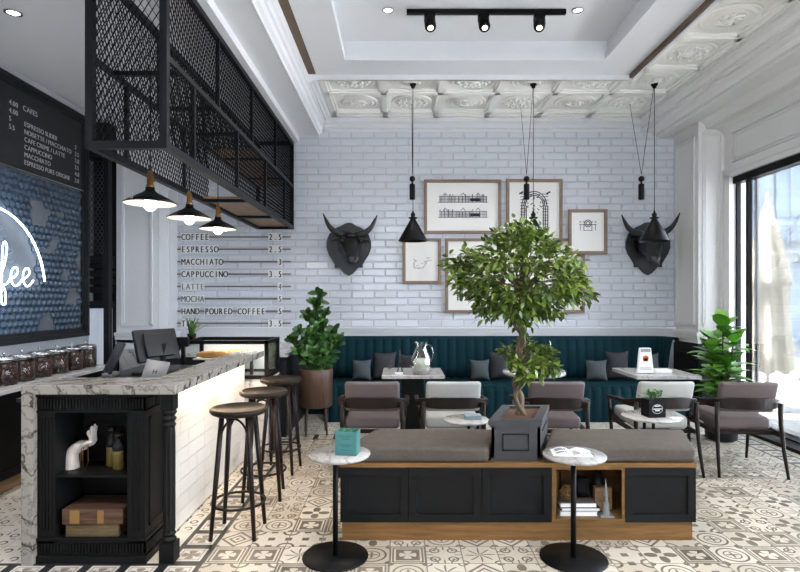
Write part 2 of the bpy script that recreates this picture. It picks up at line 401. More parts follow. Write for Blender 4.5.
# back wall with real bevelled glazed bricks
wb = struct(MB().box(-4.2, 4.2, 7.43, 7.6, 0, 4.3).box(-3.2, 3.7, 7.411, 7.43, .975, 3.86).build('wall_back', m_grout))
b = MB(); rnd = random.Random(3)
zr = 1.10; row = 0
while zr < 3.86:
    x = -3.2 + (0 if row % 2 else -.15) + rnd.uniform(-.01, .01)
    while x < 3.7:
        x0, x1 = max(x+.004, -3.2), min(x+.296, 3.7)
        if x1 - x0 > .04:
            z0, z1 = zr+.004, zr+.0925; e = .009; y0 = 7.418; y1 = 7.402 + rnd.uniform(-.0015, .0015)
            ty, tz = rnd.uniform(-.0018, .0018), rnd.uniform(-.0015, .0015)
            vs = [(x0, 7.435, z0), (x1, 7.435, z0), (x1, 7.435, z1), (x0, 7.435, z1), (x0, y0, z0), (x1, y0, z0), (x1, y0, z1), (x0, y0, z1),
                  (x0+e, y1-ty-tz, z0+e), (x1-e, y1+ty-tz, z0+e), (x1-e, y1+ty+tz, z1-e), (x0+e, y1-ty+tz, z1-e)]
            b.add(vs, [(0, 1, 5, 4), (1, 2, 6, 5), (2, 3, 7, 6), (3, 0, 4, 7), (4, 5, 9, 8), (5, 6, 10, 9), (6, 7, 11, 10), (7, 4, 8, 11), (8, 9, 10, 11)])
        x += .30
    zr += .0965; row += 1
b.build('brick_tiles', m_tile, wb)
# ledge and lower wall
l = MB(); l.box(-3.9, 3.66, 7.34, 7.43, 1.075, 1.10); l.box(-3.9, 3.66, 7.365, 7.43, 1.03, 1.075); l.box(-3.9, 3.66, 7.385, 7.43, .98, 1.03); l.box(-3.9, 3.66, 7.40, 7.43, .9, .98)
l.build('dado_ledge', m_white, wb)
l = MB(); l.box(-3.9, -.9, 7.40, 7.43, 0, .9); l.build('marble_splashback', m_marble2, wb)
# back cornice
l = MB(); l.prism([(7.43, 3.70), (7.40, 3.70), (7.40, 3.735), (7.37, 3.75), (7.36, 3.79), (7.31, 3.81), (7.30, 3.87), (7.43, 3.87)], 'x', -1.0, 3.2)
struct(l.build('trim_1', m_ceil)); 

# left wall
wl = struct(MB().box(-3.85, -3.62, -1.7, 6.39, 0, 3.75).build('wall_left', m_wall))
struct(MB().box(-4.2, -3.85, -1.7, 7.6, 0, 4.3).build('wall_left', m_wall))
# corner pilaster with panel mouldings
pl = MB(); pl.box(-3.52, -2.99, 6.9, 7.42, .93, 3.66)
pl.box(-3.02, -2.985, 6.95, 7.42, .93, 3.66); pl.box(-3.0, -2.96, 7.15, 7.42, .93, 3.66)
def frame_rect(mb, x0, x1, z0, z1, y, w=.018, d=.02):
    for k in (0, .03):
        a0, a1, c0, c1 = x0+k, x1-k, z0+k, z1-k; dd = d if k == 0 else d*.6; ww = w if k == 0 else w*.5
        mb.box(a0, a1, y-dd, y, c0, c0+ww); mb.box(a0, a1, y-dd, y, c1-ww, c1); mb.box(a0, a0+ww, y-dd, y, c0, c1); mb.box(a1-ww, a1, y-dd, y, c0, c1)
frame_rect(pl, -3.46, -3.07, 1.14, 3.5, 6.9)
pl.box(-3.53, -2.90, 6.86, 7.42, 1.02, 1.06); pl.box(-3.53, -2.92, 6.88, 7.42, .97, 1.02); pl.box(-3.53, -2.95, 6.9, 7.42, .85, .97)
pil = struct(pl.build('wall_corner_pilaster', m_white)); 
struct(MB().box(-3.5, -2.96, 6.93, 7.40, 0, .85).build('wall_pilaster_base', m_marble2, pil))
# right pilaster
pr = MB(); pr.box(3.65, 4.2, 6.8, 7.43, .95, 3.75)
frame_rect(pr, 3.70, 3.93, 1.14, 3.5, 6.8, .016, .012)
for k, dd in ((0, .02), (.03, .010)):
    y0, y1, z0, z1 = 6.88+k, 7.34-k, 1.14+k, 3.5-k
    for q in ((y0, y0+.015, z0, z1), (y1-.015, y1, z0, z1), (y0, y1, z0, z0+.015), (y0, y1, z1-.015, z1)): pr.box(3.65-dd, 3.65, *q)
pr.box(3.61, 4.0, 6.76, 7.43, 1.02, 1.06); pr.box(3.625, 3.99, 6.775, 7.43, .975, 1.02); pr.box(3.64, 3.98, 6.79, 7.43, .93, .975)
prr = struct(pr.build('wall_right_pilaster', m_white2))
q = MB(); q.box(3.655, 4.0, 6.805, 7.43, 0, .93); q.box(3.635, 3.65, 6.85, 7.38, .12, .8); q.box(3.69, 3.93, 6.785, 6.8, .12, .8)
q.build('wainscot', m_char2, prr)
# right wall: header above the window
wr = MB(); wr.box(3.97, 4.2, -1.7, 6.8, 2.94, 3.75)
for z0, z1 in ((3.10, 3.46),):
    for k, dd in ((0, .022), (.035, .011)):
        y0, y1, a, c = .6+k, 6.62-k, z0+k, z1-k
        for q in ((y0, y0+.018, a, c), (y1-.018, y1, a, c), (y0, y1, a, a+.018), (y0, y1, c-.018, c)): wr.box(3.97-dd, 3.97, *q)
wr.box(3.94, 3.97, -1.7, 6.8, 3.00, 3.04); wr.box(3.955, 3.97, -1.7, 6.8, 2.94, 3.0)
wr.box(3.955, 4.2, 6.68, 6.8, 0, 2.97)
wrr = struct(wr.build('wall_right', m_white2))
# crown moulding along the window wall
cr = [(3.12, 3.95), (3.12, 3.845), (3.155, 3.845), (3.155, 3.815), (3.20, 3.80), (3.225, 3.765), (3.225, 3.74), (3.29, 3.74), (3.29, 3.715), (3.345, 3.69), (3.37, 3.65), (3.42, 3.65), (3.42, 3.62), (3.56, 3.62), (3.56, 3.645), (3.66, 3.645), (3.72, 3.61), (3.745, 3.575), (3.745, 3.55), (3.86, 3.55), (3.93, 3.52), (3.97, 3.46), (3.97, 3.95)]
struct(MB().prism(cr, 'y', -1.7, 7.42).build('trim_2', m_white2))
# window
wf = MB()
for y0, y1 in ((6.65, 6.68), (6.44, 6.49), (4.35, 4.43), (2.3, 2.38), (.25, .33), (-1.6, -1.52)): wf.box(4.035, 4.08, y0, y1, .02, 2.94)
wf.box(4.0, 4.11, -1.65, 6.68, 2.86, 2.94); wf.box(3.98, 4.13, -1.65, 6.68, 0.0, .05)
wf.box(3.80, 3.98, -1.65, 6.70, .0, .035)
win = struct(wf.build('window_1', m_black))
w2 = MB()
for y in (6.36, 5.55, 3.4, 1.3): w2.box(4.065, 4.085, y-.03, y+.03, .05, 2.86)
w2.build('sash_frame', m_chrome, win)
MB().box(4.052, 4.058, -1.6, 6.5, .05, 2.87).build('pane', m_clear, win)
# front wall behind the camera, with an unseen window added to light the ceiling
fw = MB(); fw.box(-4.2, -1.6, -1.8, -1.7, 0, 4.3); fw.box(3.8, 4.2, -1.8, -1.7, 0, 4.3); fw.box(-1.6, 3.8, -1.8, -1.7, 3.2, 4.3); fw.box(-1.6, 3.8, -1.8, -1.7, 0, 1.0)
struct(fw.build('wall_front', m_wall))
fg = MB()
for x in (-1.6, .2, 2.0, 3.75): fg.box(x, x+.05, -1.78, -1.72, 1.0, 3.2)
w_2 = struct(fg.build('window_added', m_black)); MB().box(-1.55, 3.75, -1.753, -1.747, 1.0, 3.2).build('pane', m_clear, w_2)

# ceilings
struct(MB().box(-3.85, -1.08, -1.7, 7.43, 3.635, 3.80).build('ceiling_bar', m_gceil if False else m_ceil))
mo = MB()
mo.prism([(-1.085, 3.95), (-1.085, 3.635), (-1.07, 3.635), (-1.065, 3.67), (-1.04, 3.685), (-1.035, 3.74), (-1.015, 3.75), (-1.01, 3.80), (-.99, 3.81), (-.985, 3.95)], 'y', -1.7, 7.42)
mo.prism([(-.99, 3.95), (-.99, 3.82), (-.965, 3.82), (-.955, 3.84), (-.92, 3.845), (-.91, 3.862), (-.875, 3.866), (-.87, 3.95)], 'y', 6.02, 7.32)
mo.box(-1.41, -1.345, -1.7, 7.42, 3.56, 3.64)
struct(mo.build('trim_3', m_ceil))
ce = MB()
ce.box(-.99, 3.14, 6.02, 7.43, 3.89, 4.0); ce.box(2.51, 3.3, -1.7, 6.02, 3.89, 4.0)
# ribs of the coffered field
ribx = [-.85, -.19, .47, 1.13, 1.80, 2.46, 3.11]; riby = [7.13, 6.45, 5.77, 5.09, 4.41, 3.73, 3.05, 2.37, 1.69]
def rib(x0, x1, y0, y1):
    ce.box(x0, x1, y0, y1, 3.852, 3.89)
    if x1-x0 < y1-y0: ce.box(x0-.028, x1+.028, y0, y1, 3.868, 3.89)
    else: ce.box(x0, x1, y0-.028, y1+.028, 3.868, 3.89)
for x in ribx:
    if x < 2.5: rib(x-.033, x+.033, 6.03, 7.32)
rib(2.527, 2.56, -1.7, 6.0); rib(3.08, 3.14, -1.7, 7.3)
for y in riby:
    if y > 6.03: rib(-.88, 3.12, y-.033, y+.033)
    else: rib(2.53, 3.12, y-.033, y+.033)
rib(-.88, 3.12, 7.22, 7.31); ce.box(-.88, 2.56, 6.02, 6.06, 3.85, 3.89)
cf = struct(ce.build('ceiling_coffered', m_plaster))
def medallion(cx, cy, ornate):
    g = MB(); R = .245
    prof = [(R, 0), (R, -.006), (R-.012, -.016), (R-.025, -.008), (R-.05, -.008), (R-.062, -.018), (R-.078, -.010), (R-.10, -.008), (R-.112, -.02), (R-.13, -.010), (R-.17, -.008), (R-.18, -.02), (R-.2, -.02), (R-.215, -.030), (.0, -.036)]
    g.lathe([(r, 3.89+h*1.5) for r, h in prof], (cx, cy, 0), 40)
    if ornate:
        for k in range(12):
            w = 2*PI*k/12; g.ball((cx+.165*math.cos(w), cy+.165*math.sin(w), 3.870), .026, 8, 5, (1, 1, .7))
            w += PI/12; g.ball((cx+.10*math.cos(w), cy+.10*math.sin(w), 3.866), .02, 8, 5, (1, 1, .8))
    else:
        for k in range(8):
            w = 2*PI*k/8; g.tube([(cx+.05*math.cos(w), cy+.05*math.sin(w), 3.858), (cx+.09*math.cos(w+.5), cy+.09*math.sin(w+.5), 3.864), (cx+.12*math.cos(w+.9), cy+.12*math.sin(w+.9), 3.87)], [.012, .015, .006], 6)
    g.v = [(a, max(b_, 6.062) if cy > 6 and cx < 2.6 else b_, c) for a, b_, c in g.v]
    g.build('medallion', m_plaster, cf)
for i in range(6):
    for j, y in enumerate((6.79, 6.11)): medallion(-.52+.662*i, y, (i+j) % 2 == 1)
for j, y in enumerate((5.43, 4.75, 4.07, 3.39, 2.71)): medallion(2.82, y, j % 2 == 0)
# raised tray
tr = MB(); z0 = 3.905
tr.box(-.99, -.56, -1.7, 6.02, z0, z0+.06); tr.box(2.08, 2.51, -1.7, 6.02, z0, z0+.06); tr.box(-.56, 2.08, 5.65, 6.02, z0, z0+.06)
tr.box(-1.02, -.99, -1.7, 6.02, 3.85, 3.97); tr.box(2.505, 2.53, -1.7, 6.02, 3.85, 3.97); tr.box(-.99, 2.51, 6.015, 6.04, 3.85, 3.97)
def step(k, za, zb):
    tr.box(-.56-k-.03, -.56-k, -1.7, 5.65+k, za, zb); tr.box(2.08+k, 2.08+k+.03, -1.7, 5.65+k, za, zb); tr.box(-.59-k, 2.11+k, 5.65+k, 5.68+k, za, zb)
step(.035, z0+.05, z0+.25)
tr.box(-.63, 2.15, -1.7, 5.72, z0+.05, z0+.065) if False else None
tr.cur = 1; tr.box(-.988, -.905, -1.7, 5.98, 3.897, 3.904); tr.box(2.475, 2.503, -1.7, 6.0, 3.86, 3.904); tr.cur = 0  # flat brown strips stand for the cove's brown inside and its dark gap
for x0, x1, y0, y1 in ((-.60, -.56, -1.7, 5.69), (2.08, 2.12, -1.7, 5.69), (-.6, 2.12, 5.65, 5.69)): tr.box(x0, x1, y0, y1, z0+.06, z0+.072)
tr.box(-.66, 2.18, -1.7, 5.75, z0+.215, z0+.30)
struct(tr.build('ceiling_tray', [m_ceil, plain('brown_cove_gap', (.12, .085, .06), .8)]))
struct(MB().box(-4.2, 4.2, -1.8, 7.6, 4.3, 4.4).build('ceiling_slab', m_ceil))

# outside: paving, facade, parasol, terrace furniture
struct(MB().box(4.2, 40, -30, 40, -.2, -.12).build('ground_terrace', m_pave))
struct(MB().box(-30, 40, -30, -1.8, -.2, -.12).build('ground_street_bounce', m_pave))  # unseen street paving, put in to bounce sunlight up to the ceiling
ob = thing('building', 'unseen grey building added across the street to hold back skylight', 'building', (0, -12, -.12))  # unseen block, added to cut skylight through the front window
MB().box(-14, 14, -14, -10, -.12, 12).build('wall', m_wall, ob)
fb = thing('building', 'pale office building with blue glazed bays across the terrace', 'building', (12.5, 16, -.12))
g = MB(); g.box(7, 20, 16, 22, -.12, 14); 
for z in (.2, 3.1, 6.0, 8.9): g.box(7, 20, 15.8, 16, z+2.3, z+2.6)
g.build('wall', m_facade, fb)
g = MB()
for z in (.2, 3.1, 6.0, 8.9):
    for i in range(14): g.box(7.1+i*.92, 7.9+i*.92, 15.93, 15.98, z, z+2.2)
g.build('glazing', m_facglass, fb)
g = MB()
for z in (.2, 3.1, 6.0, 8.9):
    for i in range(14):
        g.box(7.48+i*.92, 7.52+i*.92, 15.88, 15.95, z, z+2.2); g.box(7.1+i*.92, 7.9+i*.92, 15.88, 15.95, z+1.4, z+1.45); g.box(7.1+i*.92, 7.9+i*.92, 15.88, 15.95, z+.7, z+.74)
    for i in range(90): g.box(7.1+i*.14, 7.12+i*.14, 15.4, 15.42, z+2.6, z+3.3)
    g.box(7, 20, 15.38, 15.44, z+3.3, z+3.36); g.box(7, 20, 15.38, 16, z+2.52, z+2.6)
g.build('balcony_rail', m_facade, fb)
ps = thing('patio_umbrella', 'closed cream patio umbrella standing outside the window', 'umbrella', (5.28, 8.0, -.12))
g = MB(); g.lathe([(.024, -.12), (.024, 2.95), (.01, 3.0)], (5.28, 8, 0), 10); g.build('pole', m_white_obj, ps)
g = MB(); seg = 36; prof = [(.02, 2.88), (.07, 2.72), (.14, 2.45), (.20, 2.1), (.26, 1.75), (.27, 1.66), (.21, 1.64), (.24, 1.2), (.28, .75), (.29, .45), (.20, .43)]
vs = []
for r, h in prof:
    for k in range(seg):
        w = 2*PI*k/seg; rr = r*(1+.16*math.sin(k*PI/2.0+.5)*min(1, (2.9-h)*1.2)); vs.append((5.28+rr*math.cos(w), 8+rr*math.sin(w), h+.03*math.sin(k*1.0) if h < .8 else h))
g.add(vs, [(i*seg+k, i*seg+(k+1) % seg, (i+1)*seg+(k+1) % seg, (i+1)*seg+k) for i in range(len(prof)-1) for k in range(seg)], True)
g.build('canopy', m_cream, ps)
g = MB(); g.lathe([(.28, -.12), (.28, -.06), (.05, -.05)], (5.28, 8, 0), 20); g.build('base', m_pave, ps)
tc = thing('terrace_chair', 'white wire shell chair on the terrace outside the window', 'chair', (5.35, 6.9, -.12))
g = MB(); c0 = Vector((5.35, 6.9, 0))
for k in range(15):
    w = -1.25 + 2.5*k/14; pts = []
    for j in range(9):
        t = j/8; rr = .12+.24*math.sin(t*PI*.55); pts.append(c0+Vector((rr*math.cos(w), rr*math.sin(w), .32+.62*t**1.4)))
    g.tube(pts, .006, 5)
for t in (.3, .6, 1):
    rr = .12+.24*math.sin(t*PI*.55); g.tube([c0+Vector((rr*math.cos(-1.25+2.5*k/14), rr*math.sin(-1.25+2.5*k/14), .32+.62*t**1.4)) for k in range(15)], .008, 5)
g.build('shell', m_white_obj, tc)
for k in range(4):
    w = PI/4+k*PI/2; MB().tube([c0+Vector((.12*math.cos(w), .12*math.sin(w), .33)), c0+Vector((.24*math.cos(w), .24*math.sin(w), -.12))], .009, 6).build('leg', m_white_obj, tc)
MB().lathe([(.0, .31), (.22, .31), (.23, .34), (.22, .38), (0, .39)], tuple(c0), 20).build('seat', m_cream, tc)
tt = thing('terrace_table', 'small white round table on the terrace beside the wire chair', 'table', (4.75, 6.45, -.12))
MB().lathe([(0, .52), (.26, .52), (.27, .535), (.26, .55), (0, .55)], (4.85, 6.35, 0), 24).build('tabletop', m_white_obj, tt)
for k in range(3):
    w = .4+k*2*PI/3; MB().tube([(4.85+.08*math.cos(w), 6.35+.08*math.sin(w), .52), (4.85+.22*math.cos(w), 6.35+.22*math.sin(w), -.12)], .01, 6).build('leg', m_white_obj, tt)

# ================================================================ BAR: mesh canopy
def mesh_panel(mb, o, ux, uz, w, h, pitch=.048, ang=1.6, t=.003):
    """diamond lattice clipped to the w by h rectangle at o"""
    o = Vector(o); ux = Vector(ux); uz = Vector(uz); nrm = ux.cross(uz).normalized()
    for sgn in (1, -1):
        k = -int(h/ang/pitch)-2
        while k*pitch < w + h/ang + pitch:
            x0 = k*pitch
            # line x = x0 + sgn*z/ang
            za, zb = 0.0, h
            if sgn > 0:
                lo, hi = (0-x0)*ang, (w-x0)*ang
            else:
                lo, hi = (x0-w)*ang, (x0-0)*ang
            za, zb = max(za, lo), min(zb, hi)
            if zb-za > .01:
                p = o+ux*(x0+sgn*za/ang)+uz*za; q = o+ux*(x0+sgn*zb/ang)+uz*zb
                mb.bar(p+nrm*.001*sgn, q+nrm*.001*sgn, .0062, t, up=tuple(nrm.cross((q-p).normalized())))
            k += 1
XL, XR, YF, YB, ZB, ZT, ZM = -1.905, -1.41, 3.36, 7.40, 2.40, 3.56, 2.965
mc = thing('mesh_canopy', 'black diamond mesh storage canopy hanging from the ceiling over the bar', 'canopy', ((XL+XR)/2, 5.4, ZB))
fr = MB(); s = .045
for x in (XL, XR-s):
    for y in (YF, YB-s): fr.box(x, x+s, y, y+s, ZB, ZT)
    for z in (ZB, ZT-s): fr.box(x, x+s, YF+s, YB-s, z, z+s)
for x in (XL+.003, XR-.033): fr.box(x, x+.03, YF+s, YB-s, ZM-.018, ZM+.018)
for z in (ZB, ZT-s):
    for y in (YF, YB-s): fr.box(XL+s, XR-s, y, y+s, z, z+s)
for y in (4.36, 5.35, 6.37): fr.box(XR-.032, XR-.004, y-.014, y+.014, ZM+.018, ZT-s); fr.box(XL+.004, XL+.03, y-.014, y+.014, ZM+.018, ZT-s)
for y in (3.84, 4.87, 5.89, 6.86): fr.box(XR-.032, XR-.004, y-.014, y+.014, ZB+s, ZM-.018); fr.box(XL+.004, XL+.03, y-.014, y+.014, ZB+s, ZM-.018) if y < 5.5 else None
for y in (5.30, 6.38): fr.box(XL+s, XR-s, y-.022, y+.022, ZB+.002, ZB+.03)
for y in (3.65, 4.33, 5.01, 5.89, 6.86): fr.box(XL+.033, XR-.033, y-.015, y+.015, ZM-.015, ZM+.015)
fr.build('frame', m_greysteel, mc)
g = MB(); mesh_panel(g, (XL+.04, YF+.02, ZB+.04), (1, 0, 0), (0, 0, 1), XR-XL-.08, ZT-ZB-.08); g.build('front_mesh', m_black, mc)
g = MB(); mesh_panel(g, (XR-.012, YF+.04, ZB+.04), (0, 1, 0), (0, 0, 1), YB-YF-.08, ZT-ZB-.08); g.build('side_mesh', m_black, mc)
g = MB(); mesh_panel(g, (XL+.012, YF+.04, ZB+.04), (0, 1, 0), (0, 0, 1), 2.1, ZM-ZB-.05); mesh_panel(g, (XL+.012, YF+.04, ZM), (0, 1, 0), (0, 0, 1), YB-YF-.08, ZT-ZM-.04); g.build('side_mesh', m_black, mc)
g = MB(); g.box(XL+.046, XR-.046, 5.25, YB-.05, ZB+.031, ZB+.05); g.box(XL+.02, XR-.02, 5.6, YB-.02, ZM+.005, ZM+.025); g.build('shelf_board', m_oaky, mc)

# enamel pendant lamps hung from the canopy
def enamel_lamp(px, d, label):
    x = -1.64; z = 2.11
    t = thing('enamel_pendant_lamp', label, 'pendant lamp', (x, d, z), 0, 'enamel pendants over the bar')
    g = MB(); g.nonorm = True
    prof = [(.165, 0), (.167, .006), (.13, .03), (.085, .055), (.045, .075), (.03, .09), (.028, .11)]
    g.lathe([(r, z+h) for r, h in prof], (x, d, 0), 32, cap=False); g.build('lamp_shade', m_black, t)
    g = MB(); g.lathe([(.163, z+.001), (.128, z+.026), (.083, z+.050), (.04, z+.068), (.0, z+.07)], (x, d, 0), 32, cap=False); g.build('shade_lining', m_enamel, t)
    g = MB(); g.lathe([(.024, z+.10), (.026, z+.12), (.021, z+.13), (.021, z+.19), (.017, z+.20), (.008, z+.22)], (x, d, 0), 16)
    g.tube([(x, d, z+.15), (x+.03, d, z+.15)], .006, 6); g.build('socket', m_brass, t)
    MB().tube([(x, d, z+.21), (x, d, 2.97)], .004, 6).build('cord', m_black, t)
    MB().ball((x, d, z-.002), .042, 16, 10, (1, 1, 1.1)).build('bulb', m_bulb, t)
    L = bpy.data.lights.new('enamel_lamp_light', 'POINT'); L.energy = 2.2; L.color = (1, .86, .68); L.shadow_soft_size = .04
    lo = bpy.data.objects.new('enamel_lamp_light', L); C.objects.link(lo); lo.location = (0, 0, -.075); lo.parent = t
enamel_lamp(0, 3.65, 'black enamel pendant lamp over the bar, nearest the front of the mesh canopy')
enamel_lamp(0, 4.33, 'black enamel pendant lamp over the bar, middle one of three')
enamel_lamp(0, 5.01, 'black enamel pendant lamp over the bar, nearest the brick wall')

# ---------------------------------------------------------------- bar counter
bt = MB(); zt = 1.008
bt.box(-2.114, -1.253, 3.10, 3.40, .955, zt); bt.box(-1.486, -1.253, 3.40, 5.12, .955, zt); bt.box(-2.114, -2.05, 3.10, 3.40, 0, .955)
tag(bt.build('bar_worktop', m_marble, bevel=.004), 'grey veined marble bar top with a waterfall end', 'worktop')
bc = thing('bar_counter', 'bar base faced with white tiles under the marble top', 'counter', (-1.7, 4.3, 0))
g = MB(); g.box(-2.34, -1.44, 3.46, 5.12, .0, .85); g.box(-1.50, -1.44, 3.46, 5.12, .0, .955); g.build('body', m_char, bc)
g = MB(); rr = random.Random(5)
z = .01
while z < .93:
    y = 3.46
    while y < 5.11:
        g.box(-1.44, -1.427-rr.uniform(0, .001), y+.0012, min(y+.15, 5.12)-.0012, z+.0012, min(z+.1, .955)-.0012); y += .15
    z += .1
g.build('tile_facing', plain('white_bar_tile', (.76, .74, .70), .2, var=.03), bc)
MB().box(-2.36, -1.49, 3.42, 5.12, .85, .875).build('inner_worktop', m_screen, bc)
# end cabinet with open shelves
cb = thing('display_cabinet', 'charcoal end cabinet with open shelves and dentil mouldings under the bar top', 'cabinet', (-1.75, 3.3, 0))
g = MB(); x0, x1, y0, y1 = -2.048, -1.44, 3.14, 3.44
g.box(x0, x0+.10, y0, y1, .05, .955); g.box(x1-.10, x1, y0, y1, .05, .955); g.box(x0, x1, y1-.02, y1, .05, .955)
g.box(x0, x1, y0, y1, 0, .10); g.box(x0, x1, y0, y1, .855, .955)
g.box(x0-.012, x1+.012, y0-.012, y1, 0, .04); g.box(x0-.008, x1+.008, y0-.01, y1, .125, .14)
g.box(x0, x1, y0, y1, .10, .135); g.box(x0-.01, x1+.012, y0-.012, y1, .935, .955); g.box(x0-.004, x1+.006, y0-.008, y1, .848, .858)
g.build('body', m_char, cb)
g = MB()
n = 34
for i in range(n):
    x = x0+.012+(x1-x0-.024)*i/(n-1)
    g.box(x-.0045, x+.0045, y0-.009, y0, .868, .925); g.box(x-.0045, x+.0045, y0-.009, y0, .055, .11)
g.build('dentil_band', m_char, cb); g = MB()
for i in range(16):
    y = y0+.012+(y1-y0-.024)*i/15
    g.box(x1, x1+.009, y-.0045, y+.0045, .868, .925); g.box(x1, x1+.009, y-.0045, y+.0045, .055, .11)
g.build('dentil_band', m_char, cb)
g = MB()
for xa in (x0+.018, x1-.082):
    g = MB()
    for k in range(4): g.box(xa+k*.018, xa+k*.018+.009, y0-.006, y0, .18, .82)
    g.build('fluted_pilaster', m_char, cb)
g = MB()
for q in ((y0+.05, y1-.05, .19, .205), (y0+.05, y1-.05, .80, .815), (y0+.05, y0+.065, .19, .815), (y1-.065, y1-.05, .19, .815)): g.box(x1, x1+.008, *q)
g.build('side_panel', m_char, cb)
MB().box(x0+.1, x1-.1, y0+.01, y1-.02, .478, .492).build('shelf', m_char, cb)
# turned leg at the corner of the bar
tl = MB(); cx, cy = -1.315, 3.17
tl.box(cx-.042, cx+.042, cy-.042, cy+.042, 0, .11); tl.box(cx-.036, cx+.036, cy-.036, cy+.036, .86, .955)
seg = 32; prof = [(.034, .11), (.040, .125), (.028, .14), (.036, .155), (.030, .17)] + [(.033, .18+.06*k) for k in range(10)] + [(.030, .76), (.038, .775), (.028, .79), (.040, .81), (.030, .825), (.042, .845), (.036, .86)]
vs = []
for r, h in prof:
    for k in range(seg):
        w = 2*PI*k/seg; rr2 = r*(1-.12*(k % 4 in (0, 1))*(1 if .175 < h < .75 else 0)); vs.append((cx+rr2*math.cos(w), cy+rr2*math.sin(w), h))
tl.add(vs, [(i*seg+k, i*seg+(k+1) % seg, (i+1)*seg+(k+1) % seg, (i+1)*seg+k) for i in range(len(prof)-1) for k in range(seg)])
tag(tl.build('bar_support_column', m_char), 'charcoal fluted turned post holding the corner of the bar top', 'post')

# hand ornament, bottles, books in the end cabinet
g = MB(); hz = .492; hx, hy = -1.85, 3.27; HS = -.055
k = .0056
def hp(px, py): return ((px-400)*k, hy, 1.5-(py-297)*k*1.02)
g.X = Matrix.Translation((HS, 0, 0))
base = [(-1.872, hy, hz), (-1.874, hy, hz+.05), (-1.868, hy, hz+.095), (-1.835, hy, hz+.128), (-1.795, hy, hz+.14)]
g.tube(spline(base, 5), [lerp(.040, .030, i/20) for i in range(21)], 14, flat=1.0)
g.tube(spline([(-1.835, hy, hz+.125), (-1.79, hy, hz+.142), (-1.745, hy+.0, hz+.158)], 5), [.028, .030, .032, .033, .033, .034, .034, .033, .031, .028, .024], 14, flat=.6)
for i, (dy, L, lean) in enumerate(((-.030, .070, -.022), (-.011, .090, -.016), (.008, .098, -.010), (.026, .084, -.012))):
    p0 = Vector((-1.752, hy+dy, hz+.158)); g.tube(spline([p0-Vector((.02, 0, .006)), p0, p0+Vector((.006-.01*i*.3, dy*.1, L*.45)), p0+Vector((.014+lean, dy*.15, L*.8)), p0+Vector((.02+lean, dy*.15, L*1.05))], 4), [.0105]*9+[.0100, .0098, .0095, .009, .0086, .0078, .0068, .004], 8)
g.tube(spline([(-1.80, hy-.026, hz+.14), (-1.775, hy-.048, hz+.155), (-1.745, hy-.055, hz+.168), (-1.722, hy-.05, hz+.172)], 4), [.014, .014, .013, .013, .012, .012, .011, .011, .010, .009, .008, .006, .004], 8)
ho = g.build('hand_ornament', m_white_obj); md = ho.modifiers.new('r', 'REMESH'); md.mode = 'VOXEL'; md.voxel_size = .0028; md.use_smooth_shade = True
sm = ho.modifiers.new('s', 'SMOOTH'); sm.iterations = 3
tag(ho, 'pale ceramic hand ornament standing on the upper shelf of the end cabinet', 'ornament')
g = MB(); g.X = Matrix.Translation((HS, 0, 0))
for ph in (0, .012):
    g.tube([(-1.795+ph, hy-.036, hz+.15), (-1.80+ph, hy-.042, hz+.08), (-1.795+ph, hy-.045, hz+.012), (-1.77, hy-.045, hz+.004), (-1.755, hy-.043, hz+.05), (-1.758, hy-.04, hz+.19)], .0018, 5)
tag(g.build('bead_necklace', m_brass), 'thin gold chain draped over the ceramic hand', 'necklace')
def bottle(x, y, h, m, lab):
    t = thing('bottle', lab, 'bottle', (x, y, hz), 0, 'bottles in the end cabinet')
    MB().lathe([(r, hz+z*h) for r, z in [(.030, 0), (.033, .03), (.033, .42), (.033, .5)]], (x, y, 0), 20).build('contents', m, t)
    MB().lathe([(r, hz+z*h) for r, z in [(.033, .5), (.033, .60), (.022, .72), (.014, .78), (.014, .84)]], (x, y, 0), 20).build('shoulder', m_screen, t)
    MB().lathe([(r, hz+z*h) for r, z in [(.020, .84), (.024, .86), (.024, .97), (.02, 1)]], (x, y, 0), 16).build('cap', m_black, t)
    MB().lathe([(.0245, hz+h*.9), (.0255, hz+h*.905), (.0255, hz+h*.925), (.0245, hz+h*.93)], (x, y, 0), 16).build('collar', m_brass, t)
bottle(-1.725, 3.33, .235, m_amber, 'dark bottle with amber base and gold ring, farther back on the shelf')
bottle(-1.652, 3.26, .22, m_amber, 'stout dark bottle with mustard amber base, nearest the shelf edge')
def oldbook(zb, h, xa, xb, ya, yb, mats, lab, rot, patches):
    t = thing('antique_book', lab, 'book', ((xa+xb)/2, (ya+yb)/2, zb), rot, 'antique books in the end cabinet')
    w, d = (xb-xa)/2, (yb-ya)/2
    g = MB(); g.rbox(-w, w, -d, d, h*.88, h, .004); g.rbox(-w, w, -d, d, 0, h*.12, .004); g.rbox(-w, w, -d-.004, -d+.014, 0, h, .006); g.build('cover', mats[0], t, local=True)
    MB().box(-w+.006, w-.008, -d+.01, d-.006, h*.12, h*.88).build('pages', mats[1], t, local=True)
    if patches:
        for a, c in patches: MB().box(-w+a, -w+c, -d-.0055, -d-.003, h*.08, h*.92).build('spine_patch', m_gold, t, local=True)
oldbook(.135, .075, -1.90, -1.60, 3.16, 3.38, (m_book2, m_book2), 'thick tan antique book lying at the bottom of the cabinet shelf pile', 0, None)
oldbook(.211, .088, -1.915, -1.575, 3.15, 3.38, (m_book1, m_book2), 'thick brown antique book with gold spine patches, on top of a tan one', .02, [(.045, .10), (.20, .235)])

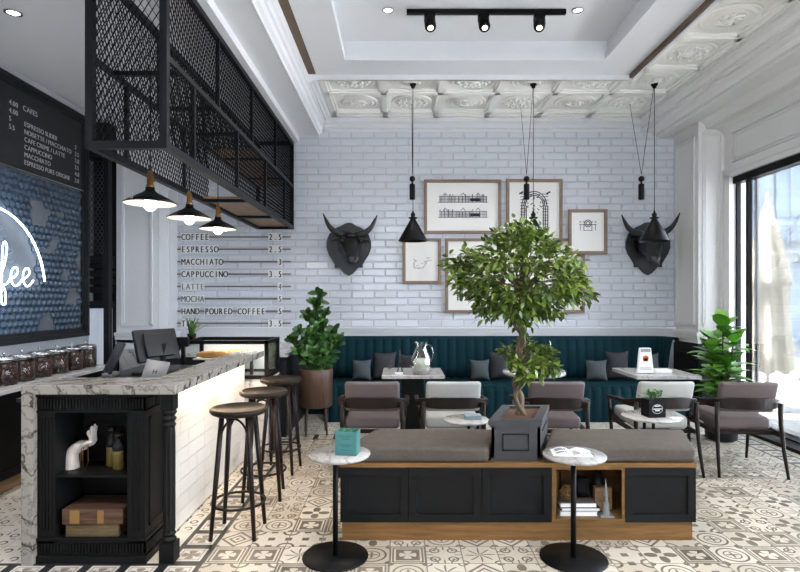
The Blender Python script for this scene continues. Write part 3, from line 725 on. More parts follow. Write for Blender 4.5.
# ---------------------------------------------------------------- back counter at the wall, jars
kc = thing('back_cabinet', 'low charcoal cabinet run with panel doors and oak plinth behind the bar', 'cabinet', (-3.3, 4, 0))
g = MB(); g.box(-3.61, -3.02, 2.4, 5.75, .10, .765); g.build('body', m_char2, kc)
MB().box(-3.6, -3.04, 2.42, 5.73, 0, .10).build('plinth', m_oaky, kc)
for i in range(6):
    y = 2.42+i*.555; g = MB(); g.box(-3.02, -3.005, y, y+.54, .12, .755)
    for q in ((y, y+.54, .12, .18), (y, y+.54, .695, .755), (y, y+.06, .12, .755), (y+.48, y+.54, .12, .755)): g.box(-3.005, -2.995, *q)
    g.build('door', m_char, kc)
tag(MB().box(-3.61, -2.96, 2.38, 5.78, .768, .80).build('back_worktop', m_marble2, bevel=.003), 'grey marble worktop carrying the coffee bean jars along the sign wall', 'worktop')
js = [4.22, 4.45, 4.66, 4.89, 5.13, 5.37, 5.61]
adj = ['cut by the picture edge', 'second from the near end', 'third from the near end', 'in the middle of the row', 'third from the far end', 'next to the last by the white panel', 'last of the row beside the white panel']
def jar(y, lab):
    x = -3.17
    t = thing('bean_jar', lab, 'jar', (x, y, .80), 0, 'coffee bean jars on the marble worktop')
    MB().lathe([(.0, .802), (.088, .802), (.092, .812), (.092, .965), (.0, .975)], (x, y, 0), 24).build('coffee_beans', m_bean, t)
    g = MB(); g.lathe([(.095, .80), (.097, .81), (.097, .985), (.088, .995)], (x, y, 0), 24); g.build('glass_body', m_clear, t)
    MB().lathe([(.090, .99), (.096, .993), (.096, 1.012), (.08, 1.02), (0, 1.022)], (x, y, 0), 24).build('lid', m_chrome, t)
    MB().lathe([(.006, 1.02), (.006, 1.04), (.014, 1.045), (.012, 1.055), (0, 1.057)], (x, y, 0), 12).build('knob', m_chrome, t)
for y, a in zip(js, adj): jar(y, 'steel lidded jar of coffee beans, ' + a)

# ---------------------------------------------------------------- sign board on the left wall
XW = -3.61
sb = thing('sign_board', 'dark framed wall board with letterboard menu above blue hexagon tiles', 'sign', (XW, 5.2, 1.1))
ya, yb = 3.2, 6.36; za, zb = 1.06, 3.54
g = MB()
for k, (w, dd) in enumerate(((.10, .035), (.07, .05), (.035, .06))):
    x1 = XW+dd
    g.box(XW, x1, ya, yb, za, za+w); g.box(XW, x1, ya, yb, zb-w, zb); g.box(XW, x1, yb-w, yb, za, zb); g.box(XW, x1, ya, ya+w, za, zb)
g.build('frame', m_char2, sb)
MB().box(XW, XW+.012, ya, yb, za, 2.70).build('hexagon_backing', m_hexback, sb)
g = MB(); R = .044; dy = R*math.sqrt(3); dz = R*1.5; rr = random.Random(11)
row = 0; z = za+.12
def bare(y, z):
    n = math.sin(y*5.1+1.2)*math.sin(z*4.3+.4) + .6*math.sin(y*11+z*7) + .35*math.sin(z*17-y*9)
    d2 = math.hypot(y-4.84, z-1.60)
    return (n > .66 and z < 2.45) or (d2 < .74 and z > 1.62 and n > -.9) or (abs(y-5.78-.12*math.sin(z*6)) < .09 and 1.5 < z < 2.4 and n > -.2)
while z < 2.66:
    y = 3.4+(dy/2 if row % 2 else 0)
    while y < yb-.12:
        if not bare(y, z):
            vs = []; h = .018
            for rad, hh in ((R*.97, .0), (R*.97, h*.7), (R*.5, h*1.5)):
                for k in range(6):
                    w = PI/6+k*PI/3; vs.append((XW+.012+hh, y+rad*math.cos(w), z+rad*math.sin(w)))
            vs.append((XW+.012+h*1.9, y, z))
            fs = [(i*6+k, i*6+(k+1) % 6, (i+1)*6+(k+1) % 6, (i+1)*6+k) for i in range(2) for k in range(6)] + [(12+k, 12+(k+1) % 6, 18) for k in range(6)]
            g.add(vs, fs)
        y += dy
    z += dz; row += 1
g.build('hexagon_tiles', m_hex, sb)
g = MB(); g.box(XW, XW+.02, ya, yb, 2.70, zb)
z = 2.72
while z < zb-.1: g.box(XW+.02, XW+.026, ya+.1, yb-.1, z, z+.009); z += .0165
g.build('letterboard', m_letterboard, sb)
MB().box(XW, XW+.045, ya+.1, yb-.1, 2.69, 2.70).build('divider_strip', m_chrome, sb)
# letters of the menu
g = MB(); ux, uz = (0, 1, 0), (0, 0, 1)
def L(s_, y, z, h=.047): text(g, s_, (XW+.03, y, z), ux, uz, h, wid=1.0, bold=.004)
L('CAFES', 5.28, 3.275, .052)
for i, (a, pz) in enumerate((('ESPRESSO SLIDER', '2'), ('NOISETTE / MACCHIATO', '2.5'), ('CAFE CREME / LATTE', '2.8'), ('CAPPUCCINO', '3.5'), ('MACCHIATO', '4.0'), ('ESPRESSO PURE ORIGINE', '2.8'))):
    z = 3.13-i*.073; L(a, 5.30, z); L(pz, 6.12, z)
for i, (a, pz) in enumerate((('', '4.00'), ('D', '4.00'), ('', '5'), ('', '5.5'))):
    z = 3.27-i*.075; L(a or ' ', 4.93, z); L(pz, 5.09, z)
for i, a in enumerate(('THES', 'SENCHA', 'EARL GREY', 'ROOIBOS')): L(a, 4.35, 3.27-i*.075)
g.build('lettering', m_letter, sb)
# neon coffee sign
ns = thing('neon_sign', 'round white neon sign with script lettering on the blue hexagon board', 'neon sign', (XW+.05, 4.84, 1.55))
g = MB(); Rn = .745
g.tube([(XW+.07, 4.80+Rn*math.cos(w), 1.55+Rn*math.sin(w)) for w in [math.radians(a) for a in range(8, 173, 4)]], .008, 8)
g.build('tube_ring', m_neon, ns)
def script(pts, o, sc): return [(XW+.075, o[0]+p[0]*sc, o[1]+p[1]*sc) for p in pts]
g = MB()
# strokes (y, z) in units of x-height
e_ = [(0, .35), (.35, .5), (.62, .75), (.55, .98), (.32, 1.0), (.12, .75), (.1, .35), (.3, .05), (.6, .05), (.95, .35)]
f_ = [(-.1, .3), (.25, .9), (.5, 1.7), (.5, 2.2), (.32, 2.3), (.2, 1.9), (.15, .6), (.1, -.5), (.2, -.95), (.42, -.9), (.4, -.3), (.2, .05), (.5, .1), (.8, .4)]
o_ = [(.5, .9), (.2, .95), (.02, .6), (.1, .15), (.4, .0), (.68, .3), (.68, .7), (.5, .92), (.6, .8), (1.0, .75)]
c_ = [(1.2, 1.75), (1.05, 2.1), (.7, 2.15), (.25, 1.7), (.05, .95), (.2, .3), (.6, .0), (1.05, .15), (1.35, .5)]
y0 = 5.42-.17*4.65; sc = .17; zz = 1.60
for gl, adv in ((c_, 1.15), (o_, .85), (f_, .68), (f_, .72), (e_, .85), (e_, .85)):
    pass
yy = 5.36-.17*(.95*2)
for gl, off in ((e_, .95*0), (e_, .95)): g.tube([tuple(p) for p in spline(script(gl, (yy+off*sc, zz), sc), 6)], .006, 6)
for gl, off in ((f_, -.75), (f_, -1.5), (o_, -2.4), (c_, -3.7)): g.tube([tuple(p) for p in spline(script(gl, (yy+off*sc, zz), sc), 6)], .006, 6)
g.build('tube_lettering', m_neon, ns)
# leaf sprig of fine tubes
g = MB()
for k in range(7):
    o = (4.62+.07*k, 2.18-.035*k*k*.35)
    for sg in (-1, 1): g.tube([tuple(p) for p in spline([(XW+.07, o[0], o[1]), (XW+.07, o[0]+.05, o[1]+sg*.06), (XW+.07, o[0]+.12, o[1]+sg*.045), (XW+.07, o[0]+.05, o[1]+sg*.01)], 4)], .004, 5)
g.build('tube_sprig', plain('unlit_tube', (.12, .18, .28), .3), ns)
nl = bpy.data.lights.new('neon_glow', 'AREA'); nl.shape = 'DISK'; nl.size = 1.2; nl.energy = 2.5; nl.color = (.75, .87, 1)
no = bpy.data.objects.new('neon_glow', nl); C.objects.link(no); no.location = (XW+.30, 4.84, 1.75); no.rotation_euler = (0, PI/2, 0)

# tall dark cabinet with mesh door and a white lower panel beside the sign
tcab = thing('tall_cabinet', 'tall dark cabinet with mesh upper door between sign board and white pilaster', 'cabinet', (-3.75, 6.9, 0))
g = MB(); g.box(-3.84, -3.545, 6.97, 7.31, 0, 3.62); g.box(-3.60, -3.54, 6.75, 6.84, 0, 3.62); g.box(-3.84, -3.545, 6.75, 6.97, 3.2, 3.62)
for z in (1.98, 1.90, 1.80, 1.70, 1.60, 1.42): g.box(-3.84, -3.56, 6.86-(.02 if z in (1.98, 1.42) else 0), 6.97, z-.045, z+.03)
g.box(-3.84, -3.60, 6.80, 6.97, 1.36, 1.45)
g.build('body', m_char2, tcab)
g = MB(); mesh_panel(g, (-3.84, 6.88, 2.03), (1, 0, 0), (0, 0, 1), .24, 1.2, .05, 1.6, .007); g.build('mesh_door', plain('grey_wire', (.10, .11, .12), .4, metal=.4), tcab)
MB().box(-3.84, -3.60, 6.86, 6.96, .0, 1.36).build('white_panel', m_glow_panel, tcab)

# ---------------------------------------------------------------- things on the bar
pos = thing('cash_register', 'dark touch-screen till seen from behind on the inner worktop', 'cash register', (-2.1, 4.5, .875))
X = Matrix.Translation((-1.99, 4.55, 1.10)) @ Matrix.Rotation(math.radians(58), 4, 'Z') @ Matrix.Rotation(math.radians(-18), 4, 'X')
g = MB(); g.X = X; g.rbox(-.19, .19, -.02, .02, -.13, .14, .012); g.rbox(-.13, .13, -.05, -.02, -.10, .10, .012); g.build('screen', m_screen, pos)
g = MB(); g.prism([(4.50, .876), (4.62, .876), (4.58, 1.12), (4.53, 1.12)], 'x', -2.06, -1.92); g.rbox(-2.14, -1.86, 4.42, 4.70, .876, .90, .01); g.build('stand', m_screen, pos)
g = MB(); g.rbox(-1.93, -1.79, 4.70, 4.73, 1.08, 1.16, .008); g.tube([(-1.86, 4.715, 1.08), (-1.9, 4.66, .98)], .012, 8); g.build('customer_display', m_black, pos)
dsp = thing('menu_screen', 'narrow dark tilted screen with a pale edge beside the till', 'screen', (-2.22, 4.35, .875))
X = Matrix.Translation((-2.26, 4.40, 1.02)) @ Matrix.Rotation(math.radians(-50), 4, 'Z') @ Matrix.Rotation(math.radians(-25), 4, 'X')
g = MB(); g.X = X; g.rbox(-.10, .10, -.012, .012, -.13, .13, .008); g.build('screen', m_screen, dsp)
g = MB(); g.rbox(-2.31, -2.23, 4.30, 4.44, .876, .91, .008); g.build('base', m_alu, dsp)
tb = thing('tablet', 'silver tablet leaning on a black stand on the bar', 'tablet', (-1.78, 4.0, .875))
X = Matrix.Translation((-1.76, 4.0, .965)) @ Matrix.Rotation(math.radians(8), 4, 'Y') @ Matrix.Rotation(math.radians(-24), 4, 'X')
g = MB(); g.X = X; g.rbox(-.085, .085, -.006, .006, -.07, .08, .005); g.build('housing', m_alu, tb)
g = MB(); g.X = X; g.box(-.014, -.008, -.0075, -.006, -.02, .012); g.box(.008, .014, -.0075, -.006, -.02, .012); g.box(-.008, .008, -.0075, -.006, -.007, -.001); g.build('logo', m_screen, tb)
g = MB(); g.prism([(3.99, .876), (4.14, .876), (4.03, .98)], 'x', -1.82, -1.70); g.build('stand', m_black, tb)
tag(MB().box(-2.13, -2.0, 3.72, 3.84, .876, .882).build('receipt_pad', m_card), 'flat white paper pad lying on the inner worktop behind the marble top', 'paper')

# pastry display case at the end of the bar
pc = thing('pastry_case', 'black framed glass pastry case at the far end of the bar', 'display case', (-1.6, 5.4, 0))
x0, x1, y0, y1 = -2.03, -1.225, 5.15, 5.66; s = .032
g = MB()
for x in (x0, x1-s):
    for y in (y0, y1-s): g.box(x, x+s, y, y+s, .74, 1.095)
for z in (.74, 1.095-s):
    g.box(x0, x1, y0, y0+s, z, z+s); g.box(x0, x1, y1-s, y1, z, z+s); g.box(x0, x0+s, y0, y1, z, z+s); g.box(x1-s, x1, y0, y1, z, z+s)
g.build('frame', m_black, pc)
MB().box(x0+.04, x1-.04, y1-.02, y1-.012, .75, 1.06).build('back_panel', m_card, pc)
g = MB(); g.box(x0+.01, x1-.01, y0+.012, y0+.016, .77, 1.07); g.box(x1-.016, x1-.012, y0+.02, y1-.02, .77, 1.07); g.build('glass', m_glasscase, pc)
g = MB(); g.box(x0, x1, y0+.02, y1-.02, .70, .745); g.build('deck', m_marble2, pc)
g = MB(); g.box(x0+.02, x1, y0, y1, .0, .70); g.build('base', m_marble2, pc)
g = MB(); g.box(x1-.001, x1+.012, y0+.06, y1, .0, .72); g.build('side_panel', m_char2, pc)
cl_ = area('case_lamp', (-1.63, 5.42, 1.055), (0, 0, 0), .7, .04, 1.6, (1, .93, .82))
tray = thing('bread_tray', 'white tray on a black stand carrying baguettes inside the pastry case', 'tray', (-1.75, 5.42, .745))
MB().rbox(-1.97, -1.42, 5.28, 5.60, .90, .915, .004).build('tray', m_card, tray)
g = MB(); [g.box(xx, xx+.03, 5.40, 5.43, .745, .90) for xx in (-1.93, -1.70, -1.46)]; g.build('stand', m_black, tray)
for i, (bx, by, ln, rz, lab) in enumerate(((-1.80, 5.34, .15, .12, 'golden baguette at the near side of the tray'), (-1.73, 5.42, .14, -.05, 'golden baguette in the middle of the tray'), (-1.60, 5.50, .13, .1, 'golden baguette at the back of the tray'), (-1.52, 5.38, .09, -.2, 'short golden bread roll beside the baguettes'))):
    g = MB(); c, sn = math.cos(rz), math.sin(rz)
    g.tube([(bx+c*ln*t, by+sn*ln*t, .948) for t in (-1, -.93, -.7, -.3, 0, .3, .7, .93, 1)], [.008, .022, .03, .034, .035, .034, .03, .022, .008], 12)
    for t in (-.6, -.2, .2, .6): g.tube([(bx+c*ln*t-.015, by+sn*ln*t-.02, .976), (bx+c*ln*t+.015, by+sn*ln*t+.02, .976)], .005, 6)
    tag(g.build('baguette', m_bread), lab, 'bread', 'bread in the pastry case')
ap = thing('potted_grass_plant', 'small spiky green plant on the corner of the pastry case', 'potted plant', (-1.985, 5.30, 1.095))
MB().lathe([(.03, 1.095), (.045, 1.15), (.04, 1.15), (.0, 1.14)], (-1.985, 5.30, 0), 16).build('pot', m_black, ap)
g = MB(); rr = random.Random(4)
def blade(g, p, ang, ln, w, bend, tilt):
    dx, dy_ = math.cos(ang), math.sin(ang); vs = []; n = 5
    for i in range(n+1):
        t = i/n; rad = ln*(math.sin(tilt)*t+bend*t*t); hh = ln*(math.cos(tilt)*t-.4*bend*t*t); ww = w*(1-t)**.6*(.6+.8*t if t < .5 else 1)
        c = Vector(p)+Vector((dx*rad, dy_*rad, hh)); sd = Vector((-dy_, dx, 0))*ww/2
        vs += [c-sd, c+Vector((0, 0, -ww*.25)), c+sd]
    fs = []
    for i in range(n):
        for k in (0, 1): fs.append((i*3+k, i*3+k+1, i*3+k+4, i*3+k+3))
    g.add(vs, fs, True)
for k in range(46): blade(g, (-1.985+rr.uniform(-.02, .02), 5.30+rr.uniform(-.02, .02), 1.14), rr.uniform(0, 2*PI), rr.uniform(.12, .22), .016, rr.uniform(.05, .4), rr.uniform(.05, .8))
g.build('foliage', m_succ, ap)
# back run beside the planter
bk = thing('side_cabinet', 'low dark cabinet with marble top between pastry case and tall planter', 'cabinet', (-1.3, 6.6, 0))
g = MB(); g.box(-2.6, -1.22, 5.95, 7.38, 0, .86); g.build('body', m_char2, bk)
g = MB(); g.box(-2.6, -1.20, 5.92, 7.38, .86, .90); g.build('top', m_marble2, bk)

# menu rails with letters on the brick wall
rows = [('COFFEE', '2.5', 237), ('ESPRESSO', '2.5', 249.3), ('MACCHIATO', '3', 261.7), ('CAPPUCCINO', '3.5', 274.1), ('LATTE', '4', 286.5), ('MOCHA', '5', 298.8), ('HAND POURED COFFEE', '5', 311.1), ('TEA', '3.5', 323.2)]
yw = 7.395; pt = .0622
for nm, pr_, py in rows:
    z = 1.5-(py-297)*yw/556; xa = (173-400)*yw/556; xb = (291-400)*yw/556
    t = thing('menu_rail', 'bronze wall menu rail reading %s and %s' % (nm.lower(), pr_), 'menu sign', ((xa+xb)/2, yw, z), 0, 'menu rails on the brick wall')
    g = MB(); g.box(xa, xb, yw-.012, yw, z-.010, z+.010); g.build('rail', m_rail, t)
    pale = nm in ('LATTE', 'MOCHA'); xs = (181.5-400)*yw/556; xe = (282.5-400)*yw/556
    g = MB(); x = xs
    for ch in nm:
        if ch != ' ': g.box(x+.001, x+pt-.001, yw-.02, yw-.013, z-.052, z+.052)
        x += pt
    x = xe-len(pr_)*pt
    for ch in pr_: g.box(x+.001, x+pt-.001, yw-.02, yw-.013, z-.052, z+.052); x += pt
    g.build('letter_tiles', m_card if pale else m_lettertile, t)
    g = MB(); text(g, nm, (xs, yw-.022, z-.042), (1, 0, 0), (0, 0, 1), .084, pitch=pt, wid=.70, bold=.006); text(g, pr_, (xe-len(pr_)*pt, yw-.022, z-.042), (1, 0, 0), (0, 0, 1), .084, pitch=pt, wid=.70, bold=.006)
    g.build('lettering', m_lettergrey if pale else m_letterdark, t)

# ---------------------------------------------------------------- bar stools
def make_stool():
    t = thing('bar_stool', '', 'stool'); 
    MB().lathe([(0, .755), (.150, .755), (.166, .762), (.178, .775), (.178, .790), (.170, .798), (.160, .796), (.155, .791), (0, .788)], seg=36).build('seat', m_darkseat, t, True)
    for k in range(4):
        w = PI/4+k*PI/2; g = MB(); a, c = .115, .190
        g.tube([(a*math.cos(w), a*math.sin(w), .758), (lerp(a, c, .5)*math.cos(w), lerp(a, c, .5)*math.sin(w), .38), (c*math.cos(w), c*math.sin(w), 0)], [.0165, .016, .0125], 10); g.build('leg', m_dark, t, True)
    g = MB()
    for k in range(4):
        w0, w1 = PI/4+k*PI/2, PI/4+(k+1)*PI/2; p, q = Vector((.128*math.cos(w0), .128*math.sin(w0), .60)), Vector((.128*math.cos(w1), .128*math.sin(w1), .60))
        g.tube([tuple(p.lerp(q, u)+Vector((0, 0, .14*math.sin(PI*u)**.55))) for u in [i/14 for i in range(15)]], .0075, 8)
    g.build('arch_brace', m_dark, t, True)
    g = MB(); g.tube([(.165*math.cos(2*PI*k/36), .165*math.sin(2*PI*k/36), .20) for k in range(36)], .0085, 8, closed=True); g.build('foot_ring', m_dark, t, True)
    return t
st = make_stool()
for i, (y, lab) in enumerate(((3.55, 'dark wooden round bar stool, nearest the open cabinet end of the bar'), (4.2, 'dark wooden round bar stool between two others along the bar'), (4.82, 'dark wooden round bar stool nearest the pastry case'))):
    o = st if i == 0 else copy_tree(st); o.location = (-1.03, y, 0); o['label'] = lab; o['group'] = 'bar stools along the counter'; o.rotation_euler = (0, 0, (.0, .12, -.08)[i])

# ================================================================ SEATING
# banquette
bq = thing('banquette', 'long teal velvet banquette with vertical channel tufting along the brick wall', 'banquette', (1.2, 7, 0))
def arc_path(x0, x1, y, r, ylast, n=10):
    pts = [(x0, y), (x1-r, y)]
    for k in range(1, n+1):
        w = PI/2*(1-k/n); pts.append((x1-r+r*math.cos(w), y-r+r*math.sin(w)))
    if ylast < y-r: pts.append((x1, ylast))
    return [Vector((a, c)) for a, c in pts]
def channels(g, path, width, prof, bulge=.022, sub=7):
    """prof: list of (inward offset, z, bulge factor)"""
    seg = [0]
    for a, c in zip(path, path[1:]): seg.append(seg[-1]+(c-a).length)
    tot = seg[-1]; n = max(1, round(tot/width)); cols = []
    def at(s_):
        for i in range(len(path)-1):
            if s_ <= seg[i+1]+1e-9:
                f = (s_-seg[i])/max(1e-9, seg[i+1]-seg[i]); p = path[i].lerp(path[i+1], f); t = (path[i+1]-path[i]).normalized(); return p, Vector((t.y, -t.x))
        return path[-1], Vector((t.y, -t.x))
    for k in range(n):
        for j in range(sub+(1 if k == n-1 else 0)):
            u = j/sub; s_ = tot*(k+u)/n; p, nr = at(min(s_, tot)); bl = bulge*(max(0, math.sin(PI*u)))**.5
            cols.append([(p.x+nr.x*(o+bl*f), p.y+nr.y*(o+bl*f), z) for o, z, f in prof])
    m = len(prof); vs = [q for c in cols for q in c]
    g.add(vs, [(i*m+j, (i+1)*m+j, (i+1)*m+j+1, i*m+j+1) for i in range(len(cols)-1) for j in range(m-1)], True)
bp = arc_path(-1.18, 3.50, 7.31, .24, 7.0)
g = MB(); g.nonorm = True
channels(g, bp, .118, [(.0, .44, 0), (.13, .46, 1), (.125, .6, 1), (.10, .80, 1), (.075, .93, 1), (.06, .965, .8), (.035, .985, .4), (.0, .99, 0), (-.015, .95, 0)])
g.build('backrest', m_teal, bq)
sp = [Vector((-.86, 6.66)), Vector((3.0, 6.66))]
g = MB(); g.nonorm = True
channels(g, sp, .118, [(0, .0, 0), (0, .02, .6), (0, .20, 1), (0, .36, 1), (-.015, .42, 1), (-.06, .448, .9), (-.12, .45, .5), (-.56, .452, .5)], .018)
g.build('seat', m_teal, bq)
g = MB(); g.box(-.88, 3.03, 6.665, 7.3, 0, .43); g.rbox(-.90, -.85, 6.64, 7.3, 0, .455, .02); g.box(-1.18, -.88, 7.12, 7.29, 0, .45); g.rbox(3.0, 3.52, 6.66, 7.29, 0, .452, .03)
g.build('base', m_teal, bq)
# pillows
def pillow(px, d, w, h, mat, lab, tilt=.2, rz=0):
    x = (px-400)*d/556; g = MB(); n = 10; vs = []
    for side in (1, -1):
        for j in range(n+1):
            for i in range(n+1):
                u, v = i/n*2-1, j/n*2-1; th = .075*(max(0, (1-u*u)*(1-v*v)))**.45
                k = 1-.07*(1-abs(u))*(v*v)*0-.05*(1-u*u) if False else 1
                vs.append((u*w/2*(1-.13*(1-v*v)), side*-th, h/2+v*h/2*(1-.14*(1-u*u))))
    m = (n+1)**2
    fs = []
    for sdd in (0, 1):
        for j in range(n):
            for i in range(n):
                a = sdd*m+j*(n+1)+i; f = (a, a+1, a+n+2, a+n+1); fs.append(f if sdd == 0 else f[::-1])
    g.add(vs, fs, True)
    me = g.build('throw_pillow', mat); bm = bmesh.new(); bm.from_mesh(me.data); bmesh.ops.remove_doubles(bm, verts=bm.verts[:], dist=.0005); bmesh.ops.recalc_face_normals(bm, faces=bm.faces[:]); bm.to_mesh(me.data); bm.free()
    me.location = (x, d, .455); me.rotation_euler = (-tilt, 0, rz); tag(me, lab, 'pillow', 'pillows on the banquette')
pillow(361.5, 6.93, .25, .27, m_pgrey, 'small slate pillow leaning at the planter end of the banquette', .2)
pillow(384.5, 6.98, .30, .36, m_pdark, 'large charcoal pillow behind the chair beside the glass pitcher', .15)
pillow(410, 7.0, .28, .33, m_pdark, 'charcoal pillow half hidden behind the glass pitcher', .15)
pillow(480, 6.93, .25, .27, m_pgrey, 'small slate pillow between pitcher table and round marble table', .2)
pillow(501, 6.98, .30, .37, m_pdark, 'large charcoal pillow behind the foliage of the indoor tree', .15, .08)
pillow(597, 6.90, .27, .27, m_pgrey, 'small slate pillow tilted beside the round marble table', .2, -.08)
pillow(618, 6.98, .31, .37, m_pdark, 'large charcoal pillow behind the standing menu card', .15)
pillow(651, 6.98, .24, .35, m_pgrey, 'slate pillow half hidden by the standing menu card', .15)

# banquette tables
def rect_table(name, x0, x1, y0, y1, lab):
    t = thing(name, lab, 'table', ((x0+x1)/2, (y0+y1)/2, 0), 0, 'tables in front of the banquette')
    MB().rbox(x0, x1, y0, y1, .715, .75, .005, 2, False).build('tabletop', m_ttop, t)
    cx, cy = (x0+x1)/2, (y0+y1)/2
    MB().box(cx-.11, cx+.11, cy-.08, cy+.08, .03, .715).build('pedestal', m_char, t)
    MB().box(cx-.2, cx+.2, cy-.2, cy+.2, 0, .03).build('base', m_char, t)
rect_table('marble_table', -.175, .43, 5.32, 5.90, 'rectangular marble table with the glass pitcher, in front of the banquette')
rect_table('marble_table', 2.25, 2.87, 5.28, 5.90, 'rectangular marble table with a standing menu card near the window')
t = thing('round_marble_table', 'round marble table half hidden behind the indoor tree by the banquette', 'table', (1.36, 5.65, 0), 0, 'tables in front of the banquette')
MB().lathe([(0, .715), (.305, .715), (.315, .725), (.315, .742), (.305, .75), (0, .75)], (1.36, 5.65, 0), 40).build('tabletop', m_ttop, t)
MB().lathe([(.2, 0), (.2, .02), (.04, .03), (.035, .715)], (1.36, 5.65, 0), 24).build('pedestal', m_char, t)

# glass pitcher
gp = thing('glass_pitcher', 'clear glass pitcher of water on the rectangular marble table', 'pitcher', (.205, 5.45, .75))
prof = [(.055, 0), (.075, .01), (.100, .06), (.105, .10), (.092, .16), (.062, .22), (.055, .26), (.068, .305)]
mg = thin_glass('pitcher_glass', (.97, .98, .97), 3.0)
g = MB(); g.lathe([(r, .75+h) for r, h in prof] , (.205, 5.45, 0), 40, cap=False); g.build('body', mg, gp)
MB().tube([tuple(p) for p in spline([(.262, 5.45, 1.03), (.30, 5.45, 1.02), (.325, 5.45, .95), (.31, 5.45, .88), (.295, 5.45, .86)], 5)], .008, 8).build('handle', mg, gp)
t3 = NT('water'); mw = t3.set((.92, .95, .80), .12, Transmission_Weight=.55, IOR=1.33)
MB().lathe([(0, .762), (.065, .762), (.094, .81), (.099, .85), (.088, .90), (0, .90)], (.205, 5.45, 0), 36).build('water', mw, gp)
g = MB(); X0 = (.0, 5.5)
for k in range(4):
    w = PI/4+k*PI/2; g.tube([(X0[0]+.035*math.cos(w), X0[1]+.035*math.sin(w), .75), (X0[0]+.012*math.cos(w), X0[1]+.012*math.sin(w), .85), (X0[0], X0[1], .98)], [.007, .004, .003], 6)
g.box(X0[0]-.02, X0[0]+.02, X0[1]-.02, X0[1]+.02, .80, .806); g.lathe([(.014, .86), (.014, .865)], (*X0, 0), 8)
tag(g.build('tower_ornament', m_pgrey), 'little dark lattice tower ornament beside the glass pitcher', 'ornament')
g = MB(); g.rbox(-.05, .03, 5.40, 5.46, .75, .763, .003); tag(g.build('tissue_packet', m_card), 'flat pale packet lying in front of the tower ornament', 'packet')
# standing menu card
mc_ = thing('menu_card', 'white standing menu card with a red print on the window-side marble table', 'menu card', (2.42, 5.5, .75))
g = MB(); cx = 2.405; y_ = 5.45
g.prism([(cx-.075, .75), (cx+.085, .75), (cx+.055, 1.0), (cx-.05, 1.0)], 'y', y_, y_+.004); g.prism([(cx-.075, .75), (cx+.085, .75), (cx+.055, 1.0), (cx-.05, 1.0)], 'y', y_+.03, y_+.034); g.box(cx-.075, cx+.085, y_, y_+.034, .75, .755)
g.build('card', m_card, mc_)
g = MB(); g.lathe([(0, 0), (.026, 0)], (0, 0, 0), 14); g = MB()
g.lathe([(.0, y_-.0015), (.028, y_-.0015), (.028, y_-.0005)], (cx+.003, 0, .90), 16, False, 'y'); g.box(cx-.02, cx+.026, y_-.0015, y_-.0005, .87, .90); g.build('red_print', m_red, mc_)
g = MB(); g.box(cx-.044, cx+.05, y_-.0015, y_-.0005, .962, .992); g.box(cx-.05, cx+.06, y_-.0015, y_-.0005, .79, .796); g.box(cx-.05, cx+.055, y_-.0015, y_-.0005, .805, .809); g.build('print_pattern', m_inkg, mc_)
g = MB(); g.rbox(2.52, 2.69, 5.50, 5.62, .75, .762, .003, 2, False); g.rbox(2.53, 2.70, 5.50, 5.62, .763, .778, .003, 2, False)
tag(g.build('napkin_stack', m_card), 'short stack of white folded napkins beside the menu card', 'napkins')

# armchairs
def make_chair(mat):
    t = thing('armchair', '', 'chair')
    # seat cushion, slightly domed
    g = MB(); g.rbox(-.245, .245, -.20, .32, .365, .475, .035, 4, cuts=3, fn=lambda x, y, z: (x, y, z+(.012*math.cos(x*5)*math.cos((y-.06)*5) if z > .42 else 0)+.03*(y+.2)*.8)); g.build('seat_cushion', mat, t, True)
    # back cushion, curved and leaning back (towards -y)
    g = MB(); g.rbox(-.245, .245, -.035, .035, .53, .80, .03, 4, cuts=3, fn=lambda x, y, z: (x*(1+.0*z), y-.225-.10*(z-.53)/.27+.35*x*x, z)); g.build('back_cushion', mat, t, True)
    # curved rail running round the back into the arms
    g = MB(); path = []
    for k in range(-12, 13):
        u = k/12; a = u*PI/2
        path.append((.315*math.sin(a)*(1 if abs(u) < 1 else 1), -.325+.17*(1-math.cos(a)), .615-.012*(1-math.cos(a))))
    front = [(.318, -.02, .60), (.318, .16, .585), (.312, .27, .575)]
    full = [(-x, y, z) for x, y, z in reversed(front)] + path + front
    vs = []; n = len(full)
    for i, (x, y, z) in enumerate(full):
        tt_ = abs(i-(n-1)/2)/((n-1)/2); hh = lerp(.048, .016, min(1, max(0, (tt_-.3)/.6))); th = lerp(.012, .020, min(1, max(0, (tt_-.3)/.6)))
        p = Vector(full[max(0, i-1)]); q = Vector(full[min(n-1, i+1)]); d = (q-p); nn = Vector((d.y, -d.x, 0)).normalized()
        for a, c in ((-1, -1), (1, -1), (1, 1), (-1, 1)): vs.append((x+nn.x*th*a, y+nn.y*th*a, z+hh*c))
    g.add(vs, [(i*4+k, i*4+(k+1) % 4, (i+1)*4+(k+1) % 4, (i+1)*4+k) for i in range(n-1) for k in range(4)] + [(0, 3, 2, 1), tuple((n-1)*4+k for k in range(4))])
    g.build('arm_rail', m_dark, t, True, bevel=.006)
    for sx in (-1, 1):
        g = MB(); g.tube([(sx*.265, -.30, .62), (sx*.268, -.30, .45), (sx*.275, -.34, .2), (sx*.285, -.385, 0)], [.022, .020, .017, .012], 8); g.build('leg', m_dark, t, True)
        g = MB(); g.tube([(sx*.312, .26, .575), (sx*.29, .27, .40), (sx*.275, .275, .2), (sx*.265, .28, 0)], [.017, .019, .016, .012], 8); g.build('leg', m_dark, t, True)
    g = MB(); g.box(-.26, .26, -.225, -.195, .335, .368); g.box(-.27, .27, .28, .31, .355, .39)
    for sx in (-1, 1): g.bar((sx*.268, -.27, .36), (sx*.285, .30, .375), .025, .035)
    g.build('seat_frame', m_dark, t, True)
    return t
cm = make_chair(m_mauve); cg = make_chair(m_greige)
